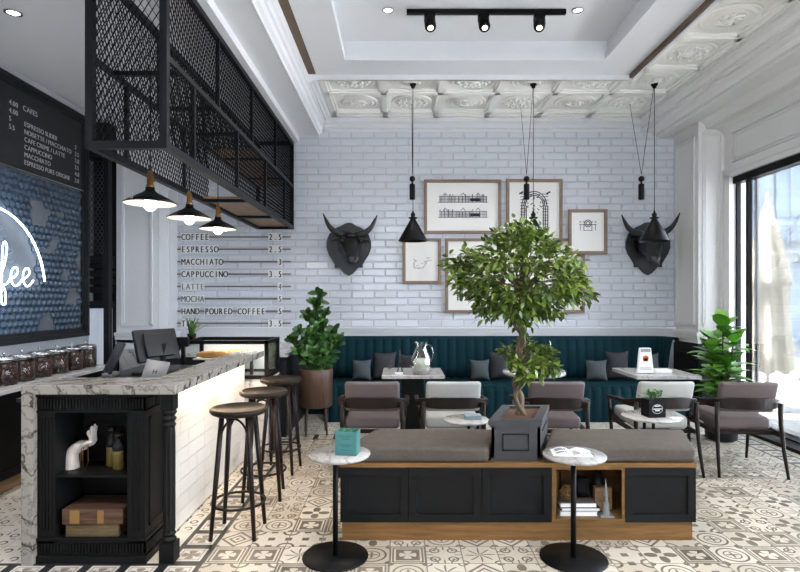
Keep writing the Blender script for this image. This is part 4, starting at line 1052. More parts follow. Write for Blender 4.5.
cs = [(-.235, 4.98, cm, 0, 'mauve brown armchair closest to the tall wooden planter'),
      (.452, 4.98, cg, 0, 'pale grey armchair in front of the glass pitcher table'),
      (1.335, 4.98, cm, -.03, 'mauve brown armchair behind the indoor tree in its square planter'),
      (2.255, 4.98, cg, -.02, 'pale grey armchair with a black potted plant on the side table before it'),
      (2.955, 4.95, cm, -.10, 'mauve brown armchair beside the window and the leafy green plant')]
used = set()
for x, y, src, rz, lab in cs:
    o = src if src.name not in used else copy_tree(src); used.add(src.name)
    o.scale = (.95, .95, .985); o.location = (x, y, 0); o.rotation_euler = (0, 0, rz); o['label'] = lab; o['group'] = 'armchairs facing the banquette'

# low side tables between bench and armchairs
def side_table(x, y, z, r, lab, pos_legs):
    t = thing('side_table', lab, 'table', (x, y, 0), 0, 'small round marble side tables')
    MB().lathe([(0, z-.018), (r-.006, z-.018), (r, z-.012), (r, z-.004), (r-.006, z), (0, z)], (x, y, 0), 40).build('tabletop', m_ttop, t)
    for dx in pos_legs: MB().tube([(x+dx, y, z-.018), (x+dx, y, 0.01)], .012 if len(pos_legs) > 1 else .016, 10).build('leg', m_chrome if len(pos_legs) > 2 else m_black, t)
    MB().lathe([(0, 0), (r*.85, 0), (r*.85, .008), (0, .012)], (x, y, 0), 36).build('base', m_black, t)
side_table(.515, 4.32, .555, .178, 'small round marble side table holding a grey blue box behind the long bench', (.03, .10, .17) and (.02, .09))
side_table(1.94, 4.30, .585, .215, 'small round marble side table carrying the black potted plant', (-.05, .02))
g = MB(); g.rbox(.50, .63, 4.28, 4.38, .555, .585, .004, 2, False); tag(g.build('tin_box', plain('blue_grey_tin', (.20, .26, .30), .4)), 'small grey blue box lying on the round side table', 'box')
g = MB(); g.box(2.05, 2.13, 4.17, 4.23, .585, .588); tag(g.build('coaster_card', m_card), 'small white card lying at the edge of the side table', 'card')
pb = thing('potted_herb', 'black square printed pot with a small green plant on the side table', 'potted plant', (1.93, 4.28, .585))
X = Matrix.Translation((1.945, 4.27, .585)) @ Matrix.Rotation(.12, 4, 'Z')
g = MB(); g.X = X; g.box(-.068, .068, -.055, .055, 0, .135); g.build('pot', m_black, pb)
g = MB(); g.X = X; g.tube([(.042*math.cos(w), -.056, .065+.034*math.sin(w)) for w in [2*PI*k/20 for k in range(20)]], .0014, 4, closed=True)
for z, w in ((.085, .022), (.062, .034), (.05, .018)): g.box(-w, w, -.0565, -.055, z, z+.007)
g.build('label_print', m_lettertile, pb)
g = MB(); rr = random.Random(8)
def leaf(g, p, d, ln, w, up=Vector((0, 0, 1)), fold=.15, n=3, droop=0.0, prof=None):
    d = d.normalized(); sd = d.cross(up)
    if sd.length < .05: sd = d.orthogonal()
    sd.normalize(); nu = sd.cross(d); vs = []
    for i in range(n+1):
        t = i/n; ww = w*.5*(math.sin(PI*(.08+.92*t)**.85) if prof is None else prof(t)); ww = max(ww, .0005)
        c = p+d*ln*t-Vector((0, 0, 1))*droop*ln*t*t
        vs += [c-sd*ww+nu*fold*ww, c, c+sd*ww+nu*fold*ww]
    g.add([tuple(v) for v in vs], [(i*3+k, i*3+k+1, i*3+k+4, i*3+k+3) for i in range(n) for k in (0, 1)], True)
for k in range(90):
    w = rr.uniform(0, 2*PI); q = Vector((1.945+rr.gauss(0, .03), 4.27+rr.gauss(0, .025), .72+rr.uniform(0, .055))); leaf(g, q, Vector((math.cos(w), math.sin(w), rr.uniform(.1, 1.2))), rr.uniform(.025, .045), .018)
g.build('foliage', m_succ, pb)

# ---------------------------------------------------------------- long storage bench (its ends are splayed in plan)
SK = .36
def sk(x, y): return x+SK*(y-3.42)
class SB(MB):
    def sbox(s, x0, x1, y0, y1, z0, z1, ka=None):
        return s.add([(sk(x, y), y, z) for z in (z0, z1) for y in (y0, y1) for x in (x0, x1)], [(0, 2, 3, 1), (4, 5, 7, 6), (0, 1, 5, 4), (2, 6, 7, 3), (0, 4, 6, 2), (1, 3, 7, 5)])
bn = thing('storage_bench', 'long low charcoal storage bench with oak trim and an open niche', 'bench', (.73, 3.65, 0))
x0, x1, y0, y1 = -.365, 1.82, 3.42, 3.93
nx0, nx1 = .935, 1.385
g = SB(); g.sbox(x0, nx0-.001, y0+.012, y1, .112, .452); g.sbox(nx1+.001, x1, y0+.012, y1, .112, .452); g.build('body', m_char, bn)
g = SB(); g.sbox(x0-.004, x1+.004, y0-.004, y1+.004, .452, .478); g.build('top_board', m_oak, bn)
g = SB(); g.sbox(x0+.004, x1-.02, y0+.01, y1-.03, 0, .112); g.build('plinth', m_oak, bn)
g = SB(); g.sbox(nx0, nx0+.02, y0, y1, .112, .452); g.sbox(nx1-.02, nx1, y0, y1, .112, .452); g.sbox(nx0+.02, nx1-.02, y0, y1, .112, .132); g.sbox(nx0+.02, nx1-.02, y0, y1, .438, .452); g.sbox(nx0+.02, nx1-.02, y1-.02, y1, .132, .438)
g.build('open_niche', m_oak, bn)
for a, c in ((x0, .052), (.056, .502), (.506, nx0-.003), (nx1+.003, x1)):
    g = SB(); ww = .048
    g.sbox(a, c, y0-.006, y0+.012, .116, .116+ww); g.sbox(a, c, y0-.006, y0+.012, .448-ww, .448); g.sbox(a, a+ww, y0-.006, y0+.012, .116+ww, .448-ww); g.sbox(c-ww, c, y0-.006, y0+.012, .116+ww, .448-ww)
    g.sbox(a+ww, c-ww, y0+.006, y0+.012, .116+ww, .448-ww)
    g.build('door', m_char, bn, bevel=.0015)
def bench_cushion(a, c, lab):
    g = MB(); ym = (y0+y1)/2
    g.rbox(a, c, y0, y1, .480, .566, .022, 4, cuts=4, fn=lambda x, y, z: (sk(x, y), y, z+(.006*math.cos((x-(a+c)/2)*3.0/(c-a)) if z > .53 else 0)+(.0015*math.sin(x*37)*math.sin(y*31) if z > .53 else 0)))
    tag(g.build('bench_cushion', m_bench), lab, 'cushion', 'seat cushions of the long bench')
bench_cushion(x0, .540, 'long grey brown bench cushion between the tin box table and the square planter')
bench_cushion(.885, x1, 'grey brown bench cushion above the open niche, on the window side of the planter')

# niche contents
def nb(px): return (px-400)*3.55/556
bks = [('flat closed book with white pages, lowest in the niche', nb(556), nb(577), .132, .026, m_card), ('wide dark magazine stack below the pale books', nb(577), nb(597), .132, .045, m_screen), ('flat white book on top of the pile in the niche', nb(556), nb(596), .18, .018, m_card), ('flat dark bound book between the white ones', nb(556), nb(594), .160, .018, m_char2)]
xs0 = nb(556)
def flatbook(xa, xb, z, h, m, lab, ya=3.47, yb=3.70):
    t = thing('book', lab, 'book', ((xa+xb)/2, ya, z), 0, 'books in the bench niche')
    MB().box(xa, xb, ya, yb, z, z+.003).build('cover', m, t); MB().box(xa, xb, ya, yb, z+h-.003, z+h).build('cover', m, t); MB().box(xa+.003, xb-.004, ya+.003, yb-.003, z+.003, z+h-.003).build('pages', m_paper, t)
flatbook(1.00, 1.235, .1325, .028, m_card, 'thick white book, lowest of the pile in the bench niche')
flatbook(1.01, 1.25, .1615, .022, m_char2, 'dark covered book, second of the pile in the bench niche')
flatbook(1.00, 1.23, .184, .030, m_mauve, 'thick grey brown book, topmost of the pile in the bench niche')
g = MB(); rr = random.Random(2)
for k in range(16):
    nrm = Vector((rr.gauss(0, 1), rr.gauss(0, 1), rr.gauss(0, 1))).normalized(); a = nrm.orthogonal().normalized(); bb = nrm.cross(a)
    g.tube([tuple(Vector((1.06, 3.52, .262))+(a*math.cos(2*PI*i/18)+bb*math.sin(2*PI*i/18))*.046) for i in range(18)], .0018, 4, closed=True)
tag(g.build('wire_ball', m_gold), 'small ball of tangled brass wire on the books in the niche', 'ornament')
g = MB(); g.rbox(1.135, 1.215, 3.56, 3.64, .215, .335, .006); tag(g.build('black_box', m_black), 'small upright black box on the pile of books', 'box')
bt1 = thing('dark_bottle', 'dark round bottle at the back of the niche beside the spire', 'bottle', (1.31, 3.68, .132))
MB().lathe([(.045, .132), (.052, .145), (.052, .25), (.035, .30), (.018, .33)], (1.31, 3.68, 0), 20).build('body', m_screen, bt1)
MB().lathe([(.019, .33), (.021, .333), (.021, .36), (.0, .362)], (1.31, 3.68, 0), 14).build('cap', m_black, bt1)
g = MB(); g.rbox(1.25, 1.36, 3.56, 3.61, .135, .28, .006); tag(g.build('wooden_block', m_oaky), 'pale wooden block standing behind the grey spire', 'block')
g = MB(); cx, cy = 1.285, 3.47
g.box(cx-.042, cx+.042, cy-.03, cy+.03, .1325, .145); g.lathe([(.026, .145), (.022, .17), (.018, .21), (.020, .215), (.014, .222), (.012, .25), (.016, .262), (.012, .275), (.008, .30), (.010, .305), (.006, .315), (.002, .36), (0, .375)], (cx, cy, 0), 10, False)
tag(g.build('spire_ornament', plain('grey_stone', (.22, .22, .22), .7)), 'grey miniature tower spire standing in the bench niche', 'ornament')

# square planter with the indoor tree
sp_ = thing('square_planter', 'charcoal square planter box with panelled sides holding the indoor tree on the bench', 'planter', (.80, 3.68, .478))
class S2(SB): pass
g = SB(); a, c, ya, yb = .555, .860, 3.452, 3.92
def rk(x, y): return x
g.sbox(a, c, ya, yb, .479, .50); g.sbox(a+.006, c-.006, ya+.006, yb-.006, .50, .66)
g.sbox(a-.008, c+.006, ya-.008, ya+.02, .695, .708)
g.sbox(a-.016, c+.012, ya-.016, ya+.045, .708, .738); g.sbox(a-.016, c+.012, yb-.04, yb+.01, .708, .738); g.sbox(a-.016, a+.045, ya+.045, yb-.04, .708, .738); g.sbox(c-.045, c+.012, ya+.045, yb-.04, .708, .738)
g.sbox(a, c, ya, ya+.02, .50, .71); g.sbox(a, c, yb-.02, yb, .50, .71); g.sbox(a, a+.02, ya, yb, .50, .71); g.sbox(c-.02, c, ya, yb, .50, .71)
g.build('box', plain('planter_grey_paint', (.030, .031, .033), .5), sp_)
g = SB()
for q in ((a+.07, c-.07, .545, .552), (a+.07, c-.07, .645, .652), (a+.07, a+.077, .545, .652), (c-.077, c-.07, .545, .652)): g.sbox(q[0], q[1], ya-.006, ya, q[2], q[3])
for q in ((ya+.1, yb-.1, .545, .552), (ya+.1, yb-.1, .645, .652)): g.add([(sk(x, y), y, z) for z in (q[2], q[3]) for y in (q[0], q[1]) for x in (c, c+.006)], [(0, 2, 3, 1), (4, 5, 7, 6), (0, 1, 5, 4), (2, 6, 7, 3), (0, 4, 6, 2), (1, 3, 7, 5)])
g.build('panel_moulding', m_char, sp_)
g = SB(); g.sbox(a+.03, c-.03, ya+.03, yb-.03, .66, .722); g.build('soil', m_soil, sp_)
# tree
trx, tr_y = .80, 3.68
tree = thing('indoor_tree', 'small indoor tree with twisted trunk and leafy round crown in the square planter', 'tree', (trx, tr_y, .70))
d = 3.68
trunk = [P(520, 415, d)+Vector((0, 0, -.03)), P(520, 400, d), P(517, 385, d)+Vector((0, .02, 0)), P(522, 365, d)+Vector((0, -.01, 0)), P(519, 350, d), P(523, 335, d)+Vector((0, .02, 0)), P(519, 320, d), P(523, 305, d)+Vector((0, -.02, 0)), P(521, 288, d), P(523, 265, d)]
g = MB(); tp = spline(trunk, 5); g.tube(tp, [lerp(.030, .015, i/(len(tp)-1))*(1+.12*math.sin(i*1.3)) for i in range(len(tp))], 10)
t2p = spline([P(524, 412, d)+Vector((0, -.02, -.02)), P(514, 395, d)+Vector((0, -.03, 0)), P(524, 378, d)+Vector((0, -.03, 0)), P(515, 360, d)+Vector((0, .02, 0)), P(524, 342, d)+Vector((0, -.02, 0)), P(515, 326, d), P(514, 318, d), P(520, 312, d), P(526, 296, d)], 5); g.tube(t2p, [lerp(.016, .007, i/(len(t2p)-1)) for i in range(len(t2p))], 8)
rr = random.Random(21); tips = []
def branch(p, q, r0):
    m = p.lerp(q, .5)+Vector((rr.uniform(-.03, .03), rr.uniform(-.03, .03), rr.uniform(-.01, .04))); g.tube(spline([p, m, q], 4), [lerp(r0, .0022, i/8) for i in range(9)], 6)
top = P(522, 285, d)
cl = [(470, 255, 0), (455, 280, 0), (480, 300, .1), (462, 268, .1), (495, 240, 0), (520, 226, 0), (512, 245, -.2), (545, 240, 0), (565, 250, .05), (580, 268, 0), (585, 285, 0), (570, 298, -.1), (550, 305, 0), (530, 300, -.25), (500, 298, -.25), (490, 272, -.3), (515, 268, -.35), (545, 270, -.32), (565, 272, -.2), (495, 258, .3), (525, 255, .35), (555, 262, .3), (500, 285, .3), (540, 290, .3), (475, 285, -.15), (512, 312, -.1), (532, 316, .0), (520, 325, -.05), (575, 280, .2), (466, 290, .2), (535, 228, .1), (508, 232, .1), (590, 300, 0), (556, 318, .0), (448, 262, .05), (480, 316, .0), (530, 243, -.25), (478, 262, -.2), (500, 312, .1), (556, 288, -.3)]
for px, py, dyy in cl:
    q = P(518+(px-518)*.84, 264+(py-264)*.84, d)+Vector((0, dyy*1.0, 0)); st_ = top.lerp(P(521, 305, d), rr.random()); branch(st_, q, .008); tips.append((q, .082))
lo = [(535, 350, 0), (545, 362, -.08), (512, 362, -.1), (520, 372, -.12), (528, 345, .1), (548, 352, .05), (540, 372, 0), (510, 352, .08), (530, 362, -.15), (552, 368, .0)]
for px, py, dyy in lo:
    q = P(px, py, d)+Vector((0, dyy, 0)); branch(P(521, 358, d), q, .005); tips.append((q, .04))
g.build('trunk', m_bark, tree)
g = MB(); g.nonorm = True
for q, r in tips:
    for k in range(92 if r > .06 else 50):
        u = Vector((rr.gauss(0, 1), rr.gauss(0, 1), rr.gauss(0, .62)))
        if u.length < .1: continue
        p = q+u.normalized()*r*rr.random()**.45*Vector((1, 1, 1)).length/1.73*1.25
        out = (p-Vector((trx+.02, tr_y, 1.62))).normalized() if r > .06 else (p-q).normalized()
        dd = out*.8+Vector((rr.gauss(0, .6), rr.gauss(0, .6), rr.gauss(-.12, .5)))
        leaf(g, p, dd, rr.uniform(.038, .060), rr.uniform(.024, .037), Vector((rr.gauss(0, .4), rr.gauss(0, .4), 1)), .2, 3, .12)
g.build('foliage', m_ficus, tree)

# foreground round tables
def fg_table(x, y, dx, lab):
    t = thing('pedestal_table', lab, 'table', (x, y, 0), 0, 'foreground pedestal tables')
    z = .60; xx = x+dx
    MB().lathe([(0, z-.03), (.13, z-.03), (.160, z-.022), (.175, z-.014), (.178, z-.006), (.176, z), (0, z)], (xx, y, 0), 48).build('tabletop', m_ttop, t)
    MB().tube([(x, y, z-.03), (x, y, .01)], .0155, 16).build('pole', m_black, t)
    MB().lathe([(0, 0), (.188, 0), (.190, .004), (.188, .010), (.05, .012), (0, .012)], (x, y, 0), 48).build('base', m_black, t)
fg_table(-.373, 3.21, .025, 'round marble pedestal table with the teal tin, in the foreground')
fg_table(.995, 3.19, .005, 'round marble pedestal table with open magazine, in front of the niche')
# teal tin with plant
tn = thing('tin_planter', 'square teal printed tin with a small green plant on the pedestal table', 'planter', (-.31, 3.20, .60))
X = Matrix.Translation((-.300, 3.20, .60)) @ Matrix.Rotation(-.15, 4, 'Z')
g = MB(); g.X = X
g.box(-.062, .062, -.05, -.047, 0, .135); g.box(-.062, .062, .047, .05, 0, .135); g.box(-.062, -.059, -.05, .05, 0, .135); g.box(.059, .062, -.05, .05, 0, .135); g.box(-.06, .06, -.05, .05, 0, .01)
g.build('tin', m_tin, tn, bevel=.001)
g = MB(); g.X = X
text(g, 'TEA', (-.03, -.0506, .085), (1, 0, 0), (0, 0, 1), .018) if False else None
for z, w in ((.105, .035), (.092, .025), (.06, .04), (.05, .03), (.03, .035)): g.box(-w, w, -.0508, -.050, z, z+.004)
g.tube([(-.048, -.0505, .02), (.048, -.0505, .02), (.048, -.0505, .118), (-.048, -.0505, .118)], .0012, 4, closed=True, smooth=False)
g.build('print', plain('dark_teal_print', (.03, .11, .11), .5), tn)
g = MB(); g.X = X; g.box(-.058, .058, -.046, .046, .105, .118); g.build('soil', m_soil, tn)
g = MB(); rr = random.Random(9)
for k in range(60):
    w = rr.uniform(0, 2*PI); q = Vector((-.30+rr.uniform(-.045, .045), 3.20+rr.uniform(-.035, .035), .715)); leaf(g, q, Vector((math.cos(w), math.sin(w), rr.uniform(.3, 1.5))), rr.uniform(.02, .034), .014)
g.build('foliage', m_succ, tn)
# open magazine and glasses on the second table
mz = thing('open_magazine', 'open glossy magazine lying on the foreground pedestal table', 'magazine', (1.0, 3.2, .60))
g = MB(); X = Matrix.Translation((.985, 3.20, .601)) @ Matrix.Rotation(-.12, 4, 'Z'); g.X = X
for sgn in (-1, 1):
    vs = []; n = 8
    for i in range(n+1):
        t = i/n; xx = sgn*.11*t; zz_ = .018*math.sin(PI*min(1, t*1.1))**.8*(1-t*.4)+.002
        vs += [(xx, -.07, zz_), (xx, .07, zz_), (xx, .07, 0.0), (xx, -.07, 0.0)]
    g.add(vs, [(i*4+k, i*4+(k+1) % 4, (i+1)*4+(k+1) % 4, (i+1)*4+k) for i in range(n) for k in range(4)])
g.build('pages', m_card, mz)
g = MB(); g.X = X
for xa, xb, ya_, yb_ in ((-.09, -.03, .0, .05), (.035, .09, -.05, .05), (-.09, -.03, -.05, -.02)):
    vs = []; 
    for xx in (xa, (xa+xb)/2, xb):
        t = abs(xx)/.11; zz_ = .018*math.sin(PI*min(1, t*1.1))**.8*(1-t*.4)+.0032; vs += [(xx, ya_, zz_), (xx, yb_, zz_)]
    g.add(vs, [(0, 1, 3, 2), (2, 3, 5, 4)])
g.build('printed_pictures', m_inkg, mz)
g = MB()
X = Matrix.Translation((1.03, 3.16, .625)) @ Matrix.Rotation(.35, 4, 'Z'); g.X = X; g.rbox(-.035, .035, -.035, .035, -.004, .006, .003); g.box(-.012, .012, -.036, .036, .006, .008)
tag(g.build('napkin_ring_holder', m_card), 'small white holder lying across the open magazine', 'holder')

# ---------------------------------------------------------------- plants on the floor
tp = thing('tall_planter', 'round walnut planter on legs with a bushy plant at the corner of the banquette', 'planter', (-.93, 6.12, 0))
cx, cy = -.925, 6.12
g = MB(); prof = [(.165, .30), (.182, .315), (.185, .70), (.180, .715), (.168, .715), (.165, .68)]; g.lathe(prof, (cx, cy, 0), 36); g.build('pot', m_walnut, tp)
MB().lathe([(0, .66), (.168, .67)], (cx, cy, 0), 24).build('soil', m_soil, tp)
for k in range(4):
    w = PI/4+k*PI/2+.2; MB().tube([(cx+.14*math.cos(w), cy+.14*math.sin(w), .32), (cx+.16*math.cos(w), cy+.16*math.sin(w), 0)], [.016, .010], 8).build('leg', m_walnut, tp)
bp_ = thing('bushy_plant', 'tall bushy dark green leafy plant growing in the round walnut planter', 'plant', (cx, cy, .67))
g = MB(); gs = MB(); rr = random.Random(33)
ends = [(-.35, .0, .50), (-.22, -.1, .62), (-.12, .0, .85), (0, -.05, 1.0), (.04, .0, 1.12), (.12, .05, .85), (.25, -.05, .62), (.33, 0, .50), (.18, -.15, .40), (-.2, -.18, .35), (0, -.22, .35), (.08, .15, .6), (-.1, .15, .6), (-.28, .1, .4), (.28, .08, .42), (-.02, -.15, .62), (.1, -.12, .7), (-.12, -.12, .55)]
for ex, ey, ez in ends:
    p0 = Vector((cx+ex*.2, cy+ey*.2, .66)); p1 = Vector((cx+ex*.55, cy+ey*.6, .66+ez*.6)); p2 = Vector((cx+ex*.8, cy+ey, .62+ez*.82)); pth = spline([p0, p1, p2], 8); gs.tube(pth, [.007]*len(pth), 6)
    for i in range(3, len(pth)):
        for s_ in range(2):
            w = rr.uniform(0, 2*PI); dd = Vector((math.cos(w), math.sin(w)-.3, rr.uniform(-.1, 1.6))); leaf(g, pth[i], dd, rr.uniform(.09, .13), rr.uniform(.045, .065), Vector((rr.gauss(0, .3), -1, .5)), .15, 5, .12, lambda t: math.sin(PI*(t*.9+.06))**.65)
gs.build('stem', m_zz, bp_); g.build('foliage', m_zz, bp_)
# broad leaved plant by the window
fl = thing('broad_leaf_plant', 'bright green broad leaved plant behind the armchair by the window', 'plant', (3.40, 5.85, 0))
cx, cy = 3.38, 5.85
MB().lathe([(.12, 0), (.15, .02), (.17, .28), (.155, .28), (.15, .25), (0, .24)], (cx, cy, 0), 28).build('pot', m_char2, fl)
g = MB(); gs = MB(); rr = random.Random(5)
for (ex, ey, ez) in ((-.10, 0, .85), (.02, 0, 1.12), (.10, -.05, .95), (0, -.1, .70), (-.05, .1, .95)):
    pth = spline([Vector((cx, cy, .24)), Vector((cx+ex*.4, cy+ey, .24+ez*.4)), Vector((cx+ex, cy+ey, .10+ez))], 9); gs.tube(pth, [lerp(.012, .006, i/(len(pth)-1)) for i in range(len(pth))], 6)
    for i in range(6, len(pth)):
        for s_ in range(2):
            w = rr.uniform(0, 2*PI); tt_ = i/len(pth)
            leaf(g, pth[i], Vector((math.cos(w), math.sin(w)*.8, rr.uniform(.15, .7)+(.8 if i > len(pth)-3 else 0))), rr.uniform(.20, .30), rr.uniform(.13, .19), Vector((0, 0, 1)), .15, 6, .28, lambda t: (math.sin(PI*min(1, t**.8*.96+.04)))**.8*(1.0+.08*math.sin(t*20)))
gs.build('stem', m_bark, fl); g.build('foliage', m_fiddle, fl)

# ================================================================ WALL DECOR
YW = 7.40
def wall_xy(px): return (px-400)*YW/556
def wall_z(py): return 1.5-(py-297)*YW/556
def picture(px0, px1, py0, py1, lab, draw, fwd=0):
    xa, xb, zb_, za_ = wall_xy(px0), wall_xy(px1), wall_z(py0), wall_z(py1)
    t = thing('framed_picture', lab, 'picture', ((xa+xb)/2, YW, (za_+zb_)/2), 0, 'framed prints on the brick wall')
    g = MB(); w = .040; yf, yb_ = YW-.038, YW-.002
    g.box(xa, xb, yf, yb_, zb_-w, zb_); g.box(xa, xb, yf, yb_, za_, za_+w); g.box(xa, xa+w, yf, yb_, za_+w, zb_-w); g.box(xb-w, xb, yf, yb_, za_+w, zb_-w)
    g.build('frame', m_frame, t, bevel=.004)
    MB().box(xa+w, xb-w, yb_-.012, yb_, za_+w, zb_-w).build('print', m_paper, t)
    if fwd: MB().box(xa+.05, xb-.05, YW-.002, YW+fwd, za_+.05, zb_-.05).build('hanging_batten', m_frame, t)
    g = MB(); draw(g, px0, px1, py0, py1); 
    g.build('drawing', m_ink, t); t.location.y -= fwd
def ln(g, x0, y0, x1, y1, w=.5):   # stroke on the print, pixels of the photograph turned into metres on the wall
    p = Vector((wall_xy(x0), YW-.0155, wall_z(y0))); q = Vector((wall_xy(x1), YW-.0155, wall_z(y1))); g.bar(p, q, w*YW/556, .002, up=(0, 1, 0))
def d1(g, *a):
    rr = random.Random(1)
    for base, hh in ((202.5, 7), (217.5, 7)):
        ln(g, 438, base, 488, base, .5); ln(g, 439, base-hh+1, 487, base-hh+1, .5); ln(g, 439, base-3, 487, base-3, .3)
        for k in range(34):
            x = 440+k*1.4; ln(g, x, base, x, base-hh+rr.choice((1, 1, 1.5, -1)), rr.choice((.3, .5, .8)))
        for x in (445, 463, 478): ln(g, x-2, base-hh, x, base-hh-2.4, .5); ln(g, x, base-hh-2.4, x+2, base-hh, .5)
        ln(g, 470, base-2.5, 480, base-2.5, 3)
def d2(g, *a):
    for r in (9, 10.5, 12.5):
        pts = [(534+r*math.cos(t), 206-r*1.15*math.sin(t)) for t in [PI*k/12 for k in range(13)]]
        for p, q in zip(pts, pts[1:]): ln(g, *p, *q, .9)
    rr = random.Random(6)
    for x in (521.5, 524, 526, 543, 545, 547.5): ln(g, x, 206, x, 236, 1.0)
    for k in range(14): y = 194+k*3; ln(g, 520, y, 526, y+rr.uniform(-1, 1), .6); ln(g, 542, y, 548, y+rr.uniform(-1, 1), .6)
    for k in range(26): x, y = rr.uniform(526, 543), rr.uniform(196, 214); ln(g, x, y, x+rr.uniform(-3, 3), y+rr.uniform(-2, 2), .8)
    for x in (519, 546): ln(g, x, 194, x+4, 192, 1.5)
def d3(g, *a):
    rr = random.Random(8); ln(g, 414, 268, 414, 262, .5); ln(g, 414, 268, 423, 268, .4); ln(g, 423, 268, 427, 262, .4); ln(g, 424, 262, 430, 260, .4); ln(g, 426, 258, 430, 258, .4); ln(g, 414, 259, 416, 262, .5)
    for k in range(6): x = rr.uniform(414, 430); y = rr.uniform(258, 269); ln(g, x, y, x+2, y, .3)
def d4(g, *a):
    rr = random.Random(12)
    for x in (457.5, 460, 462): ln(g, x, 256, x, 301, .8)
    for k in range(24): y = 256+k*1.9; ln(g, 457, y, 463, y+rr.uniform(-1, 1), .6)
    for k in range(10): ln(g, 465+k*10, 300, 472+k*10, 300, .4); ln(g, 480+k*8, 268, 480+k*8, 296, .5)
    ln(g, 478, 268, 560, 268, .5)
def d5(g, *a):
    ln(g, 578, 225, 595, 225, .6)
    for x in (579, 582.5, 590.5, 594): ln(g, x, 225, x, 231, .6); ln(g, x-1, 222.5, x+1, 222.5, .8)
    for r in (2, 3.5):
        pts = [(586.5+r*math.cos(t), 224-r*math.sin(t)) for t in [2*PI*k/10 for k in range(11)]]
        for p, q in zip(pts, pts[1:]): ln(g, *p, *q, .8)
    ln(g, 582, 231, 591, 231, .5)
picture(424, 501, 180, 234, 'landscape framed print of two long building elevations', d1)
picture(506, 562, 179.5, 243, 'framed print of an ornate dark arch, behind the indoor tree', d2)
picture(402.5, 441, 238.5, 284, 'small framed print with a faint sketch below the cone lamp', d3)
picture(445, 584, 238.5, 313, 'largest framed print, mostly hidden behind the tree crown', d4)
picture(567, 605.5, 210, 254.5, 'small framed print of a tiny ornament, nearest the window', d5, .04)

# bull heads
def bull(px, py, lab, yaw):
    cx, cz = wall_xy(px), wall_z(py)
    t = thing('bull_head', lab, 'wall sculpture', (cx, 7.39, cz), 0, 'black bull heads on the brick wall')
    g = MB(); pts = []
    k = .0126
    half = [(0, 25), (4, 24), (8, 21.5), (12, 20), (17, 17), (21, 12), (23.5, 5), (23.5, -2), (21, -9), (17, -15), (14.5, -19.5), (15, -22.5), (10, -22.5), (7, -26), (4, -29), (0, -31)]
    poly = [(x*k, z*k) for x, z in half] + [(-x*k, z*k) for x, z in reversed(half[1:-1])]
    g.prism(poly, 'y', -.03, 0); g.build('plaque', m_bull, t, True, bevel=.006)
    R_ = Matrix.Rotation(yaw, 4, 'Z')
    # head: lofted rings from neck to muzzle
    g = MB(); g.X = R_
    rings = [(-.01, .03, .155, .17), (-.08, .03, .150, .165), (-.15, .02, .145, .155), (-.20, .0, .135, .15), (-.26, -.04, .115, .125), (-.33, -.10, .090, .095), (-.39, -.15, .078, .075), (-.43, -.18, .082, .070), (-.465, -.20, .070, .058), (-.48, -.205, .04, .035)]
    seg = 16; vs = []
    for y, z, rx, rz_ in rings:
        for q in range(seg):
            w = 2*PI*q/seg; c, s_ = math.cos(w), math.sin(w); bx = 1+.10*abs(math.sin(2*w)); vs.append((rx*c*bx, y-.35*rz_*max(0, -s_)*.4, z+rz_*s_*(.92 if s_ > 0 else 1)))
    g.add(vs, [(i*seg+q, i*seg+(q+1) % seg, (i+1)*seg+(q+1) % seg, (i+1)*seg+q) for i in range(len(rings)-1) for q in range(seg)]+[tuple(reversed(range(seg))), tuple((len(rings)-1)*seg+q for q in range(seg))])
    for sx in (-1, 1):
        g.ball((sx*.118, -.24, .045), .03, 10, 6, (1, 1, .8)); g.tube([(sx*.08, -.27, .09), (sx*.135, -.22, .085), (sx*.15, -.17, .06)], [.012, .02, .01], 6)
        g.ball((sx*.04, -.475, -.19), .018, 8, 5)
    g.tube([(-.05, -.44, -.245), (0, -.455, -.25), (.05, -.44, -.245)], .012, 6)
    g.ball((0, -.22, .12), .075, 10, 6, (1, .8, .6))
    g.build('head', m_bull, t, True)
    for sx in (-1, 1):
        g = MB(); g.X = R_; g.tube(spline([(sx*.09, -.17, .13), (sx*.19, -.19, .165), (sx*.27, -.20, .235), (sx*.325, -.21, .34), (sx*.35, -.22, .40)], 4), [.048, .047, .045, .043, .041, .039, .036, .033, .030, .027, .024, .020, .016, .012, .009, .006, .003], 10); g.build('horn', m_bull, t, True)
        g = MB(); g.X = R_
        e = spline([(sx*.12, -.16, .07), (sx*.19, -.17, .075), (sx*.26, -.18, .05)], 4); g.tube(e, [.018, .028, .034, .036, .034, .03, .024, .014, .004], 8, flat=.45); g.build('ear', m_bull, t, True)
bull(349, 246.5, 'black horned bull head mounted on the brick wall beside the menu rails', .18)
bull(647, 246, 'black horned bull head mounted on the brick wall by the window pilaster', -.25)

